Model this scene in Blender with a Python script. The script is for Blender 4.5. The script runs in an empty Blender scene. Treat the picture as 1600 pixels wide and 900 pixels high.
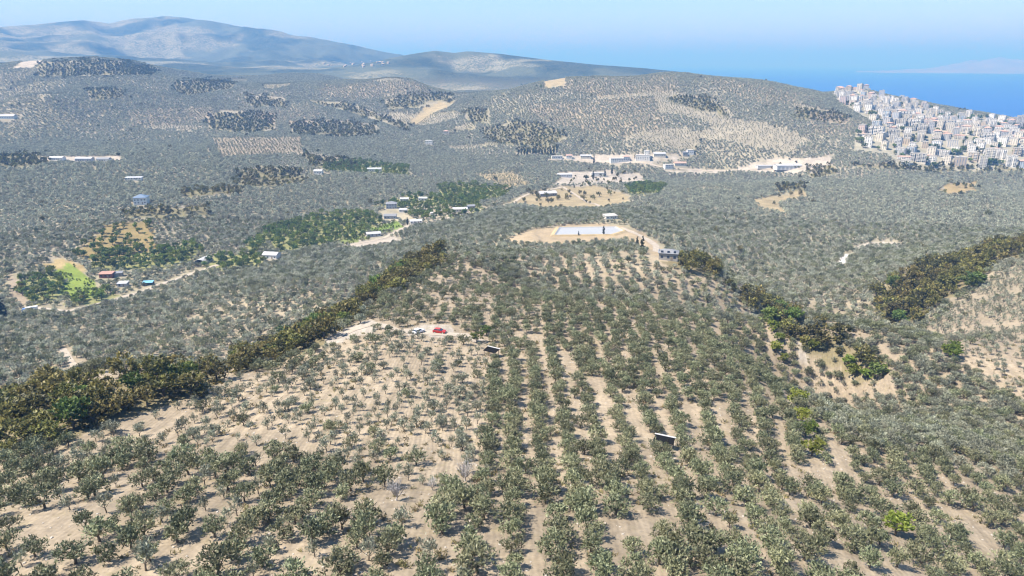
import bpy, math, random
import numpy as np
from mathutils import Vector, Matrix
random.seed(7)
RS = np.random.RandomState(11)
S = bpy.context.scene
COL = S.collection

# ------------------------------------------------------------------ camera, sky, sun, exposure
CAMZ, FPX, PITCH = 200.0, 1067.0, math.radians(18.2)
cam_d = bpy.data.cameras.new('camera'); cam = bpy.data.objects.new('camera', cam_d); COL.objects.link(cam)
cam.location = (0, 0, CAMZ); cam.rotation_euler = (math.pi/2 - PITCH, 0, 0)
cam_d.sensor_width = 36; cam_d.lens = 36*FPX/1600; cam_d.clip_start = 0.5; cam_d.clip_end = 400000
S.camera = cam
SUN_AZ, SUN_EL = math.radians(-104), math.radians(56)      # azimuth measured from +Y, clockwise
W = bpy.data.worlds.new('World'); S.world = W; W.use_nodes = True
nt = W.node_tree; nt.nodes.clear()
sk = nt.nodes.new('ShaderNodeTexSky'); sk.sky_type = 'NISHITA'; sk.sun_disc = False
sk.sun_elevation = SUN_EL; sk.sun_rotation = SUN_AZ % (2*math.pi)
sk.altitude = 200; sk.air_density = 1.0; sk.dust_density = 0.0; sk.ozone_density = 1.0
bg = nt.nodes.new('ShaderNodeBackground'); bg.inputs[1].default_value = 0.07
wo = nt.nodes.new('ShaderNodeOutputWorld')
tn = nt.nodes.new('ShaderNodeVectorMath'); tn.operation = 'MULTIPLY'; tn.inputs[1].default_value = (0.86, 1.0, 1.12)
nt.links.new(sk.outputs[0], tn.inputs[0]); nt.links.new(tn.outputs[0], bg.inputs[0]); nt.links.new(bg.outputs[0], wo.inputs[0])
sd = bpy.data.lights.new('sun', 'SUN'); sun = bpy.data.objects.new('sun', sd); COL.objects.link(sun)
sd.energy = 4.4; sd.angle = math.radians(0.5); sd.color = (1.0, 0.955, 0.89)
SV = Vector((math.sin(SUN_AZ)*math.cos(SUN_EL), math.cos(SUN_AZ)*math.cos(SUN_EL), math.sin(SUN_EL)))
sun.rotation_euler = (-SV).to_track_quat('-Z', 'Y').to_euler()
sun.location = (0, 0, 600)
vs = S.view_settings
vs.view_transform = 'Standard'; vs.look = 'None'; vs.gamma = 1; vs.exposure = 1.42
S.render.engine = 'CYCLES'
cy = S.cycles
cy.max_bounces = 5; cy.diffuse_bounces = 2; cy.glossy_bounces = 2; cy.transmission_bounces = 3; cy.volume_bounces = 0
cy.transparent_max_bounces = 4; cy.caustics_reflective = False; cy.caustics_refractive = False
cy.use_denoising = True; cy.filter_width = 1.15; cy.sample_clamp_indirect = 6
HAZE_DENSITY = 1.6e-4
HAZE_COLOR, HAZE_ABSORB = (0.135, 0.41, 0.97), (0.46, 0.36, 0.0)

# ------------------------------------------------------------------ projection helpers
SP, CP = math.sin(PITCH), math.cos(PITCH)
def ray(px, py):
    a = (px-800)/FPX; b = (450-py)/FPX
    x, y, z = a, CP + b*SP, -SP + b*CP
    h = math.hypot(x, y)
    return math.atan2(x, y), z/h                       # azimuth, slope
def project(x, y, z):
    dz = z - CAMZ
    d = np.maximum(y*CP - dz*SP, 0.01)
    return 800 + FPX*x/d, 450 - FPX*(y*SP + dz*CP)/d, d
def inpoly(px, py, poly):
    px = np.asarray(px, float); py = np.asarray(py, float)
    res = np.zeros(px.shape, bool); n = len(poly)
    for i in range(n):
        x0, y0 = poly[i]; x1, y1 = poly[(i+1) % n]
        if y0 == y1: continue
        c = ((y0 > py) != (y1 > py)) & (px < (x1-x0)*(py-y0)/(y1-y0) + x0)
        res ^= c
    return res
def vnoise(x, y, seed=0):
    x = np.asarray(x, float); y = np.asarray(y, float)
    xi = np.floor(x).astype(np.int64); yi = np.floor(y).astype(np.int64)
    fx = x-xi; fy = y-yi; fx = fx*fx*(3-2*fx); fy = fy*fy*(3-2*fy)
    def h(a, b):
        n = (a*374761393 + b*668265263 + seed*974634777) & 0xffffffff
        n = ((n ^ (n >> 13))*1274126177) & 0xffffffff
        return ((n ^ (n >> 16)) & 0xffff)/65535.0
    return (h(xi, yi)*(1-fx)+h(xi+1, yi)*fx)*(1-fy) + (h(xi, yi+1)*(1-fx)+h(xi+1, yi+1)*fx)*fy
def fbm(x, y, seed=0, oct=4):
    s = 0; a = 0.5; t = 0
    for k in range(oct):
        s = s + a*vnoise(x*2**k, y*2**k, seed+k); t += a; a *= .5
    return s/t

# ------------------------------------------------------------------ terrain heights
CTL = []
def cz(px, py, z):
    az, s = ray(px, py); CTL.append((az, math.log((z-CAMZ)/s), z))
def cr(px, py, r):
    az, s = ray(px, py); CTL.append((az, math.log(r), CAMZ + s*r))
def ch(px, r, z, py=300):
    az, s = ray(px, py); CTL.append((az, math.log(r), z))
for p in [ # near hill
 (800,900,143),(400,900,143),(100,900,142),(1150,900,141),(1500,900,128),(800,750,133),(400,750,134),(1100,750,131),(100,780,136),
 (1500,700,110),(1300,780,124),(800,640,125),(500,640,127),(1050,640,122),(687,516,117),(900,540,116),(1300,650,112),(1500,600,100),
 (1150,560,110),(1000,480,108),(750,450,103),(850,430,97),(750,396,97),(900,396,92),(1000,394,88),(1130,436,92),(1250,500,96),(1330,550,98),(1390,590,97),
 (130,600,115),(0,660,118),(350,580,115),(500,522,112),(600,450,105),(660,404,98),(270,660,125),(60,715,127),
 (1450,540,84),(1400,540,80),(1440,440,75),(1560,480,92),(1600,420,95),(1600,520,100),(1590,372,85),(1300,500,62),(1200,440,52),
 # left flank and valley floor
 (130,560,60),(50,500,42),(250,500,45),(250,540,56),(400,480,50),(500,440,55),(450,405,35),(230,450,33),(60,480,34),(330,415,33),(580,395,38),
 (100,400,38),(30,440,35),(50,330,50),(220,318,55),(350,340,40),(450,350,32),(600,330,28),(560,370,30),(750,345,40),(700,310,28),
 (880,365,60),(1020,375,58),(820,368,58),(920,300,28),(1050,330,40),(1100,290,34),(1180,290,33),(1200,420,45),(1100,380,48),(1300,330,38),(1340,400,40),(1500,330,40),(1500,293,36),(1210,310,33),
 (950,250,28),(1100,250,28),(1225,260,26),(1450,268,26),(1580,268,24),(800,260,32),
 # plateau to the left
 (150,250,62),(400,230,60),(385,275,52),(550,250,42),(10,250,66),(100,200,75),(300,190,75),(450,190,75),(550,200,62),(650,180,78),(750,220,45),(0,180,90),
 (680,215,50),(600,225,46)]: cz(*p)
for p in [ # far ground by distance
 (100,150,1872),(20,150,1900),(300,150,1950),(300,125,2500),(100,122,2150),(100,92,2500),(30,97,2450),(180,92,2450),(260,105,2600),(420,120,2700),(500,118,2750),(600,150,1950),(640,126,2080),(700,150,2150),(560,130,2350),
 (900,230,1360),(1000,230,1350),(1150,230,1380),(1000,170,1560),(850,170,1620),(1150,170,1580),(1250,190,1500),(850,128,1850),(900,120,1900),(960,122,1930),(1040,113,1960),(1120,122,1960),(1200,130,1900),(1300,150,1830),(780,150,1800),
 (1340,140,2250),(1310,150,2100),(1420,200,1600),(1380,240,1350),(1330,205,1500),(1500,200,1930),(1590,235,1600),(1450,172,2750),(1530,185,2560),(1600,192,2450),(1400,157,2700),
 (740,120,3500),(600,82,6000),(680,80,4000),(780,83,4000),(860,94,3900),(930,101,3850),(1000,106,3800),(1070,113,3800),(640,100,4300),(800,105,3500),(700,115,3300),
 (0,42,8500),(130,33,9000),(200,29,8500),(265,25,8500),(330,34,8300),(400,46,8000),(450,55,7600),(520,68,7000),(200,75,5200),(60,70,5200),(350,80,5200),(450,95,4700),(550,105,4200),(100,95,3600),(300,108,3600)]: cr(*p)
for p in [ # ground the camera cannot see, and the edges of the fan
 (800,20,149),(0,20,148),(1600,20,146),(130,240,84),(0,230,86),(350,270,82),(500,330,74),(640,400,66),(800,440,78),(950,440,76),(1250,320,72),(1380,250,82),(700,470,52),
 (100,2950,165),(300,3000,150),(60,4300,190),(640,2600,110),(600,2800,105),(900,2400,100),(1040,2450,95),(780,2500,95),(1200,2300,90),
 (1130,3700,60),(1120,4600,-40),(1200,2700,-10),(1300,2450,20),(1350,2800,-15),(1400,3100,-25),(1450,3150,-25),(1530,2900,-25),(1600,2750,-25),(1600,3300,-40),
 (700,5600,60),(860,5400,20),(1000,5200,-30),(1000,7500,-60),(800,8000,-40),(600,10000,-20),(1300,4500,-50),(1600,4500,-50),(1600,8000,-60),(1200,8000,-60),
 (0,13500,150),(265,13500,100),(450,12500,-30),(800,13500,-60),(1200,13500,-60),(1600,13500,-60)]: ch(*p)
for r, zl, zr in [(20,147,143),(60,142,135),(150,128,108),(300,80,90),(500,45,60),(800,55,40),(1300,70,25),(2000,95,10),(3000,170,-30),(5000,280,-50),(8500,600,-60),(13500,150,-60)]:
    CTL.append((-1.12, math.log(r), zl)); CTL.append((1.12, math.log(r), zr))
CTL = np.array(CTL)
AZ0, AZ1, NA = -1.05, 1.05, 760
R0, R1, NR = 14.0, 13500.0, 610
def tps_k(d2): return np.where(d2 > 0, 0.5*d2*np.log(np.maximum(d2, 1e-12)), 0)
def tps_fit(P, v, lam):
    n = len(P); d2 = ((P[:, None, :]-P[None])**2).sum(-1)
    A = np.zeros((n+3, n+3)); A[:n, :n] = tps_k(d2) + lam*np.eye(n)
    A[:n, n] = 1; A[:n, n+1:] = P; A[n, :n] = 1; A[n+1:, :n] = P.T
    return np.linalg.solve(A, np.concatenate([v, np.zeros(3)]))
# heights are fitted as z with distance-weighted scale so far mountains do not ripple the near hill
PT = CTL[:, :2]; VAL = np.arcsinh((CTL[:, 2]-60)/60.0)
WT = tps_fit(PT, VAL, 2e-4)
LR = np.linspace(math.log(R0), math.log(R1), NR); AZ = np.linspace(AZ0, AZ1, NA)
AA, LL = np.meshgrid(AZ, LR)
F = np.zeros(AA.shape)
for i in range(len(PT)):
    F += WT[i]*tps_k((AA-PT[i, 0])**2 + (LL-PT[i, 1])**2)
F += WT[-3] + WT[-2]*AA + WT[-1]*LL
Z = 60 + 60*np.sinh(np.clip(F, -3, 3.8))
RR = np.exp(LL); GX = RR*np.sin(AA); GY = RR*np.cos(AA)
def sstep(a, b, x):
    t = np.clip((x-a)/(b-a), 0, 1); return t*t*(3-2*t)
# relief noise: small close by, hills and ravines far off
Z += (fbm(GX/14, GY/14, 3)-.5)*1.0*sstep(20, 60, RR)
Z += (fbm(GX/90, GY/90, 9)-.5)*(1.0 + 8*sstep(300, 900, RR))
Z += (fbm(GX/330, GY/330, 21)-.5)*22*sstep(1300, 2200, RR)*sstep(-5, 40, Z)
mt = sstep(2900, 5000, RR)*sstep(30, 160, Z)
rid = 1-np.abs(2*fbm(GX/1500, GY/1500, 33, 5)-1)
rl = fbm(GX/3000, GY/3000, 34, 2)
Z += mt*((rid-rid[mt > .5].mean())*150 + (fbm(GX/420, GY/420, 41, 5)-.5)*190)*np.clip(RR/8500, .3, 1)
# the two far skylines: lift or lower whole ridges to their real summits
PXA = 800 + FPX*np.tan(AZ)*CP
def ridge(px, py, r0, r1, r2, r3, pl, pr):
    global Z
    tgt = np.array([ray(a_, b_)[1] for a_, b_ in zip(px, py)]); azs = np.array([ray(a_, b_)[0] for a_, b_ in zip(px, py)])
    t_ = np.interp(AZ, azs, tgt)
    band = (RR[:, 0] > r1*.9) & (RR[:, 0] < r2*1.1)
    s_ = ((Z-CAMZ)/RR)[band].max(axis=0)
    dl = np.convolve(np.pad(t_-s_, 4, mode='edge'), np.ones(9)/9, 'valid')*.35 + (t_-s_)*.65
    dl *= sstep(pl[0], pl[1], PXA)*sstep(pr[1], pr[0], PXA)
    Z = Z + dl[None, :]*RR*(sstep(r0, r1, RR)*sstep(r3, r2, RR))
ridge([560,640,680,710,730,780,860,930,1000,1070,1100,1130],[100,85,79,83,80,84,94,101,106,113,119,124],2900,3500,4300,5600,(540,640),(1120,1150))
ridge([-300,0,60,130,170,200,265,330,400,450,520,600,640,760],[60,42,38,31,37,30,25,33,46,55,68,82,86,100],4300,6800,9000,12500,(-900,-800),(640,760))
Z = np.maximum(Z, -70)
PAD = [(835,362),(880,347),(970,346),(1000,358),(992,374),(900,382),(855,382)]
_px, _py, _d = project(GX, GY, Z)
padm = inpoly(_px, _py, PAD) & (RR > 500) & (RR < 760)
ZPAD = float(np.median(Z[padm])); wpad = padm.astype(float)
for _ in range(5): wpad = (wpad*2+np.roll(wpad, 1, 0)+np.roll(wpad, -1, 0)+np.roll(wpad, 1, 1)+np.roll(wpad, -1, 1))/6
Z = Z + (ZPAD-Z)*np.clip(wpad*1.3, 0, 1)
DL = LR[1]-LR[0]; DA = AZ[1]-AZ[0]
def hz(x, y):
    x = np.asarray(x, float); y = np.asarray(y, float)
    u = np.clip((np.log(np.maximum(np.hypot(x, y), R0))-LR[0])/DL, 0, NR-1.001)
    v = np.clip((np.arctan2(x, y)-AZ0)/DA, 0, NA-1.001)
    i = u.astype(int); j = v.astype(int); fu = u-i; fv = v-j
    return (Z[i, j]*(1-fv)+Z[i, j+1]*fv)*(1-fu) + (Z[i+1, j]*(1-fv)+Z[i+1, j+1]*fv)*fu
SL = (Z-CAMZ)/RR
CM = np.maximum.accumulate(SL, axis=0)
def visible(x, y, z, lift=0.0):
    r = np.hypot(x, y)
    i = np.clip(((np.log(np.maximum(r, R0))-LR[0])/DL).astype(int)-1, 0, NR-1)
    j = np.clip(np.rint((np.arctan2(x, y)-AZ0)/DA).astype(int), 0, NA-1)
    return (z+lift-CAMZ)/r >= CM[i, j]-1e-4
def at(px, py):
    az, s = ray(px, py)
    j = min(max((az-AZ0)/DA, 0), NA-1.001); j0 = int(j); f = j-j0
    col = SL[:, j0]*(1-f)+SL[:, j0+1]*f
    k = np.nonzero(col >= s)[0]
    i = int(k[0]) if len(k) else NR-1
    if i == 0: r = R0
    else:
        t = (s-col[i-1])/max(col[i]-col[i-1], 1e-9); r = math.exp(LR[i-1]+DL*t)
    x, y = r*math.sin(az), r*math.cos(az)
    return Vector((x, y, float(hz(x, y))))

# ------------------------------------------------------------------ layout of the land, as polygons read off the photograph
WOODS = {   # near belts of dark trees: bases
 'the long dark belt on the left slope': [(-40,640),(60,610),(130,598),(250,582),(345,580),(350,596),(270,632),(170,662),(100,690),(30,712),(-40,722)],
 'the dark belt left of the dirt track': [(362,588),(400,578),(455,560),(505,540),(520,512),(560,500),(556,488),(500,498),(440,525),(385,558)],
 'the dark clump above the dirt track': [(560,488),(600,468),(640,446),(698,412),(688,394),(640,402),(600,430),(570,462)],
 'the dark clump right of the reservoir': [(1042,408),(1060,404),(1120,412),(1126,434),(1085,430),(1030,410)],
 'the dark belt down the right gully': [(1132,446),(1165,456),(1205,476),(1262,500),(1330,540),(1380,596),(1340,598),(1285,566),(1232,530),(1160,475)],
 'the big dark wood on the right': [(1362,470),(1395,432),(1440,412),(1500,400),(1560,380),(1640,366),(1640,388),(1545,418),(1525,450),(1470,472),(1430,512),(1392,512)],
}
FARWOODS = [[(375,268),(400,262),(470,266),(478,285),(420,296),(370,290)],[(1260,262),(1300,256),(1310,272),(1265,282)],[(1215,290),(1255,286),(1258,298),(1212,303)],
 [(1045,152),(1090,150),(1130,168),(1130,182),(1080,172)],[(755,205),(800,190),(850,195),(890,215),(860,230),(800,228),(760,218)],[(450,190),(520,188),(590,195),(588,212),(530,214),(455,208)],
 [(322,180),(350,172),(430,178),(432,205),(370,208),(325,202)],[(272,128),(330,124),(370,128),(360,140),(290,150),(272,142)],[(60,98),(150,94),(200,96),(250,108),(240,118),(60,120)],
 [(600,156),(650,148),(710,146),(705,158),(650,170),(605,172)],[(480,158),(540,160),(640,195),(640,206),(560,180)],[(135,140),(190,138),(195,154),(140,158)],[(806,232),(870,228),(872,242),(808,243)],
 [(0,245),(60,240),(80,255),(30,265),(0,262)],[(380,150),(445,152),(450,168),(390,166)],[(1240,172),(1300,172),(1330,185),(1320,195),(1245,186)],[(725,170),(765,172),(765,195),(728,188)],[(1370,168),(1400,170),(1395,185),(1365,182)],
 [(470,240),(560,250),(560,268),(490,262)],[(1330,262),(1330,258),(1600,262),(1600,268),(1450,270)],[(280,300),(380,292),(380,305),(290,312)],[(190,330),(320,322),(325,338),(200,345)]]
GREENS = {
 'the gardens behind the red-brown shack': [(150,398),(200,388),(290,392),(300,410),(250,420),(180,424),(140,420)],
 'the leafy plots left of the green meadow': [(30,440),(80,425),(100,440),(95,468),(50,478),(25,460)],
 'the thicket below the green meadow': [(95,478),(120,462),(165,458),(190,462),(150,476)],
 'the thicket on the valley floor': [(420,378),(440,355),(500,335),(570,330),(600,345),(560,372),(500,385),(440,396)],
 'the gardens round the valley houses': [(575,325),(640,305),(740,308),(760,330),(700,345),(650,344),(610,322)],
 'the green strip east of the houses': [(680,290),(740,288),(800,296),(790,308),(740,318),(690,308)],
 'the clump beside the sandy fields': [(975,292),(1010,285),(1040,292),(1030,304),(985,306)],
 'the trees by the arched barn': [(318,418),(330,402),(395,396),(415,404),(410,416),(340,424)],
 'the thicket upstream of the white shed': [(400,398),(425,372),(470,352),(450,345),(410,362),(380,385)],
 'the strip along the upper stream': [(500,258),(560,250),(640,262),(640,275),(580,272),(510,268)],
 'the trees below the dry slope': [(240,395),(300,380),(320,392),(300,406),(250,412)],
}
FSOIL = (0.25, 0.21, 0.15); SOIL = (0.272, 0.225, 0.165); DRY = (0.27, 0.222, 0.135); PALE = (0.33, 0.295, 0.25); GRASS = (0.12, 0.18, 0.04); BROWN = (0.21, 0.165, 0.075); CONC = (0.55, 0.55, 0.55)
PLOTS = [   # polygon, colour, grove kind kept there (0 = bare)
 ([(790,374),(830,359),(900,350),(968,351),(1005,362),(1030,383),(1042,402),(1020,400),(985,376),(900,379),(868,385),(800,379)], (0.30,0.24,0.16), 0),
 ([(795,316),(830,301),(880,292),(930,290),(985,305),(985,318),(930,326),(850,326)], DRY, 0),
 ([(860,290),(880,276),(1000,270),(1010,285),(930,289)], PALE, 0),
 ([(1178,312),(1255,297),(1262,308),(1215,318),(1228,334),(1185,326)], DRY, 0),
 ([(1462,300),(1480,287),(1530,285),(1520,300),(1490,306)], (0.27,0.21,0.11), 0),
 ([(1155,262),(1210,247),(1270,248),(1305,240),(1290,262),(1240,272),(1160,268)], PALE, 0),
 ([(848,122),(884,119),(882,136),(853,139)], DRY, 0),
 ([(545,387),(560,378),(620,369),(634,377),(560,390)], PALE, 0),
 ([(572,363),(595,350),(622,347),(630,354),(600,363)], (0.14,0.195,0.045), 0),
 ([(526,380),(560,366),(582,371),(545,383)], (0.16,0.185,0.06), 0),
 ([(84,425),(108,408),(132,428),(165,455),(118,472),(95,460),(105,440)], (0.165,0.215,0.045), 0),
 ([(60,415),(90,402),(130,415),(135,428),(105,412),(85,424)], (0.30,0.235,0.12), 0),
 ([(110,398),(170,352),(238,346),(242,388),(150,412)], BROWN, 0),
 ([(1306,418),(1320,394),(1332,397),(1318,419)], (0.50,0.48,0.46), 0),
 ([(1330,385),(1380,376),(1415,380),(1410,384),(1370,383),(1335,390)], PALE, 0),
 ([(640,192),(665,166),(716,155),(702,167),(672,180),(650,196)], DRY, 0),
 ([(20,470),(14,430),(24,425),(44,475),(40,485)], SOIL, 0),
 ([(512,532),(535,516),(575,500),(590,505),(585,520),(545,530),(516,542)], PALE, 0),
 ([(620,520),(660,508),(712,508),(716,522),(690,528),(640,526)], PALE, 0),
 ([(18,108),(45,88),(78,88),(52,106)], PALE, 0),
 ([(860,244),(1060,240),(1064,250),(1000,256),(870,251)], PALE, 0),
 ([(870,270),(960,266),(965,278),(880,282)], PALE, 0),
 ([(1036,267),(1090,264),(1125,268),(1118,272),(1042,271)], PALE, 0),
 ([(60,246),(190,244),(190,252),(70,254)], PALE, 0),
 ([(590,330),(650,318),(740,322),(740,334),(660,346),(600,346)], (0.29,0.26,0.19), 0),
 ([(1240,535),(1250,530),(1262,570),(1250,575)], PALE, 0),
 ([(1310,140),(1345,138),(1375,150),(1440,165),(1470,178),(1530,184),(1640,196),(1640,264),(1408,264),(1386,242),(1333,236),(1338,205),(1372,196),(1330,172),(1306,156)], (0.27,0.255,0.20), 0),
 ([(330,216),(470,214),(472,240),(345,246)], FSOIL, 4),
 ([(745,274),(800,268),(832,290),(790,296)], DRY, 4),
 ([(1270,175),(1330,180),(1345,196),(1290,212),(1260,195)], FSOIL, 3),
 ([(1100,118),(1240,128),(1290,160),(1200,165),(1120,140)], FSOIL, 3),
 ([(820,165),(1020,150),(1040,200),(960,215),(850,190)], FSOIL, 3),
 ([(880,118),(1060,114),(1060,140),(940,150),(880,140)], FSOIL, 3),
 ([(500,130),(700,124),(690,146),(560,155),(500,150)], FSOIL, 3),
 ([(405,172),(500,172),(490,195),(410,195)], FSOIL, 3),
 ([(200,172),(330,168),(330,190),(200,196)], FSOIL, 3),
]
NH = [(-60,722),(100,692),(270,640),(350,598),(520,535),(590,486),(700,405),(760,386),(1000,384),(1130,440),(1250,505),(1390,592),(1440,520),(1530,440),(1600,412),(1700,405),(1700,990),(-60,990)]
ZB = [(40,730),(130,690),(270,640),(360,597),(500,577),(520,545),(600,528),(690,532),(750,556),(770,600),(755,660),(745,735),(690,765),(560,745),(430,715),(300,695),(200,705),(110,745)]
ZC = [(530,530),(600,478),(700,408),(760,425),(830,470),(850,520),(800,560),(700,530),(600,528)]
ZD = [(700,400),(760,384),(1000,384),(1130,440),(1250,500),(1200,520),(1000,480),(850,468),(760,425)]
ZE = [(1250,600),(1390,592),(1440,520),(1500,570),(1600,640),(1700,650),(1700,790),(1450,725),(1300,690)]
ZF = [(1450,515),(1530,440),(1600,412),(1700,405),(1700,650),(1600,630),(1540,595),(1480,555)]
ZH = [(1265,578),(1300,596),(1390,604),(1400,620),(1330,634),(1282,605)]

# ------------------------------------------------------------------ materials
def nmat(name):
    m = bpy.data.materials.new(name); m.use_nodes = True
    t = m.node_tree; b = t.nodes['Principled BSDF']
    return m, t, b
def N(t, typ, **kw):
    n = t.nodes.new(typ)
    for k, v in kw.items(): setattr(n, k, v)
    return n
def math_node(t, op, a, b=None, c=None):
    n = N(t, 'ShaderNodeMath', operation=op)
    for i, v in enumerate((a, b, c)):
        if v is None: continue
        if isinstance(v, (int, float)): n.inputs[i].default_value = v
        else: t.links.new(v, n.inputs[i])
    return n.outputs[0]
def mixc(t, f, a, b, mode='MIX'):
    n = N(t, 'ShaderNodeMix', data_type='RGBA', blend_type=mode)
    for s, v in ((n.inputs[0], f), (n.inputs[6], a), (n.inputs[7], b)):
        if isinstance(v, (int, float)): s.default_value = v
        elif isinstance(v, tuple): s.default_value = (*v, 1)
        else: t.links.new(v, s)
    return n.outputs[2]
def noise(t, vec, scale, detail=4, rough=.55):
    n = N(t, 'ShaderNodeTexNoise'); n.inputs['Scale'].default_value = scale; n.inputs['Detail'].default_value = detail
    n.inputs['Roughness'].default_value = rough
    if vec is not None: t.links.new(vec, n.inputs['Vector'])
    return n.outputs[0]
def ramp(t, v, lo, hi, a=0.0, b=1.0):
    n = N(t, 'ShaderNodeMapRange'); n.inputs[1].default_value = lo; n.inputs[2].default_value = hi
    n.inputs[3].default_value = a; n.inputs[4].default_value = b; t.links.new(v, n.inputs[0]); return n.outputs[0]
def simple(name, col, rough=.7, var=.12, scale=.6, metal=0.0):
    m, t, b = nmat(name)
    tc = N(t, 'ShaderNodeTexCoord')
    f = ramp(t, noise(t, tc.outputs['Object'], scale, 5), .25, .75, 1-var, 1+var)
    v = N(t, 'ShaderNodeVectorMath', operation='SCALE'); v.inputs[0].default_value = col; t.links.new(f, v.inputs[3])
    t.links.new(v.outputs[0], b.inputs['Base Color']); b.inputs['Roughness'].default_value = rough; b.inputs['Metallic'].default_value = metal
    b.inputs['Specular IOR Level'].default_value = .0 if name == 'painted_shade' else .4
    return m
def foliage(name, dark, light, transl=.25, objvar=.22):
    m, t, b = nmat(name)
    at_ = N(t, 'ShaderNodeAttribute', attribute_name='tone'); oi = N(t, 'ShaderNodeObjectInfo')
    c = mixc(t, at_.outputs['Fac'], dark, light)
    k = ramp(t, oi.outputs['Random'], 0, 1, 1-objvar, 1+objvar)
    v = N(t, 'ShaderNodeVectorMath', operation='SCALE'); t.links.new(c, v.inputs[0]); t.links.new(k, v.inputs[3])
    hs = N(t, 'ShaderNodeHueSaturation'); t.links.new(v.outputs[0], hs.inputs['Color'])
    h2 = math_node(t, 'FRACT', math_node(t, 'MULTIPLY', oi.outputs['Random'], 37.7))
    t.links.new(ramp(t, h2, 0, 1, .475, .520), hs.inputs['Hue'])
    t.links.new(hs.outputs[0], b.inputs['Base Color']); b.inputs['Roughness'].default_value = .55
    b.inputs['Specular IOR Level'].default_value = .35
    tr = N(t, 'ShaderNodeBsdfTranslucent'); t.links.new(hs.outputs[0], tr.inputs[0])
    mx = N(t, 'ShaderNodeMixShader'); mx.inputs[0].default_value = transl
    t.links.new(b.outputs[0], mx.inputs[1]); t.links.new(tr.outputs[0], mx.inputs[2])
    t.links.new(mx.outputs[0], t.nodes['Material Output'].inputs[0])
    return m
M = {}
M['olive'] = foliage('olive_leaves', (0.062, 0.073, 0.035), (0.290, 0.302, 0.176), .20, .36)
M['olive_grey'] = foliage('grey_olive_leaves', (0.105, 0.115, 0.074), (0.350, 0.360, 0.270), .22, .32)
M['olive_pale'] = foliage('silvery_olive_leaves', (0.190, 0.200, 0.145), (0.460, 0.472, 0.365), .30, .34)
M['maquis'] = foliage('evergreen_oak_leaves', (0.050, 0.052, 0.016), (0.265, 0.238, 0.066), .25, .45)
M['leafy'] = foliage('broad_leaves', (0.058, 0.088, 0.022), (0.225, 0.282, 0.070), .32, .4)
M['bright'] = foliage('fresh_leaves', (0.110, 0.150, 0.020), (0.235, 0.275, 0.050), .35, .3)
M['cypress'] = foliage('cypress_needles', (0.020, 0.028, 0.016), (0.050, 0.060, 0.030), .1, .2)
M['bark'] = simple('bark', (0.13, 0.105, 0.08), .9, .3, 6)
M['twig'] = simple('dead_twigs', (0.36, 0.34, 0.33), .9, .2, 6)
for n, c in dict(white=(.66,.64,.61), cream=(.58,.53,.45), pink=(.50,.40,.36), pale_grey=(.40,.40,.41), beige=(.42,.35,.27), pale_blue=(.36,.41,.47), red_brown=(.24,.10,.07), stone=(.30,.285,.265)).items():
    M['wall_'+n] = simple('wall_'+n, c, .85, .08, .25)
M['glass'] = simple('window_glass', (.035, .05, .08), .12, .2, .3)
M['blue_glass'] = simple('blue_facade_glass', (.05, .13, .30), .15, .25, .3)
M['tile'] = simple('clay_tiles', (.37, .25, .20), .8, .2, 1.5)
M['flat'] = simple('flat_roof_screed', (.36, .345, .32), .9, .15, .4)
M['tin'] = simple('white_tin', (.39, .39, .395), .4, .08, .6)
M['grey_roof'] = simple('grey_roof_sheets', (.19, .195, .21), .6, .12, .6)
M['blue_roof'] = simple('blue_roof_sheets', (.13, .18, .26), .5, .12, .6)
M['brown_roof'] = simple('rusty_roof_sheets', (.33, .19, .15), .7, .2, .8)
M['tarp'] = simple('blue_tarpaulin', (.16, .36, .50), .5, .12, 1.2)
M['wood'] = simple('grey_timber', (.25, .20, .15), .85, .25, 3)
M['dark'] = simple('painted_shade', (.012, .012, .012), .9, .2, 1)  # near black, shade put into the colour of shelter roofs and barn floor
M['tyre'] = simple('tyre_rubber', (.03, .03, .03), .85, .2, 8)
M['rim'] = simple('wheel_alloy', (.55, .55, .57), .35, .1, 8, .8)
M['red'] = simple('red_car_paint', (.36, .028, .022), .28, .06, 2)
M['carwhite'] = simple('white_car_paint', (.76, .77, .79), .28, .05, 2)
M['lamp'] = simple('lamp_lens', (.7, .7, .68), .15, .05, 5)
M['liner'] = simple('reservoir_liner', (.30, .31, .325), .55, .06, .05)
M['dirt'] = simple('pale_track_dirt', (.33, .285, .23), .95, .18, .35)
M['bluecab'] = simple('blue_cab_paint', (.10, .22, .55), .35, .1, 2)

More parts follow.
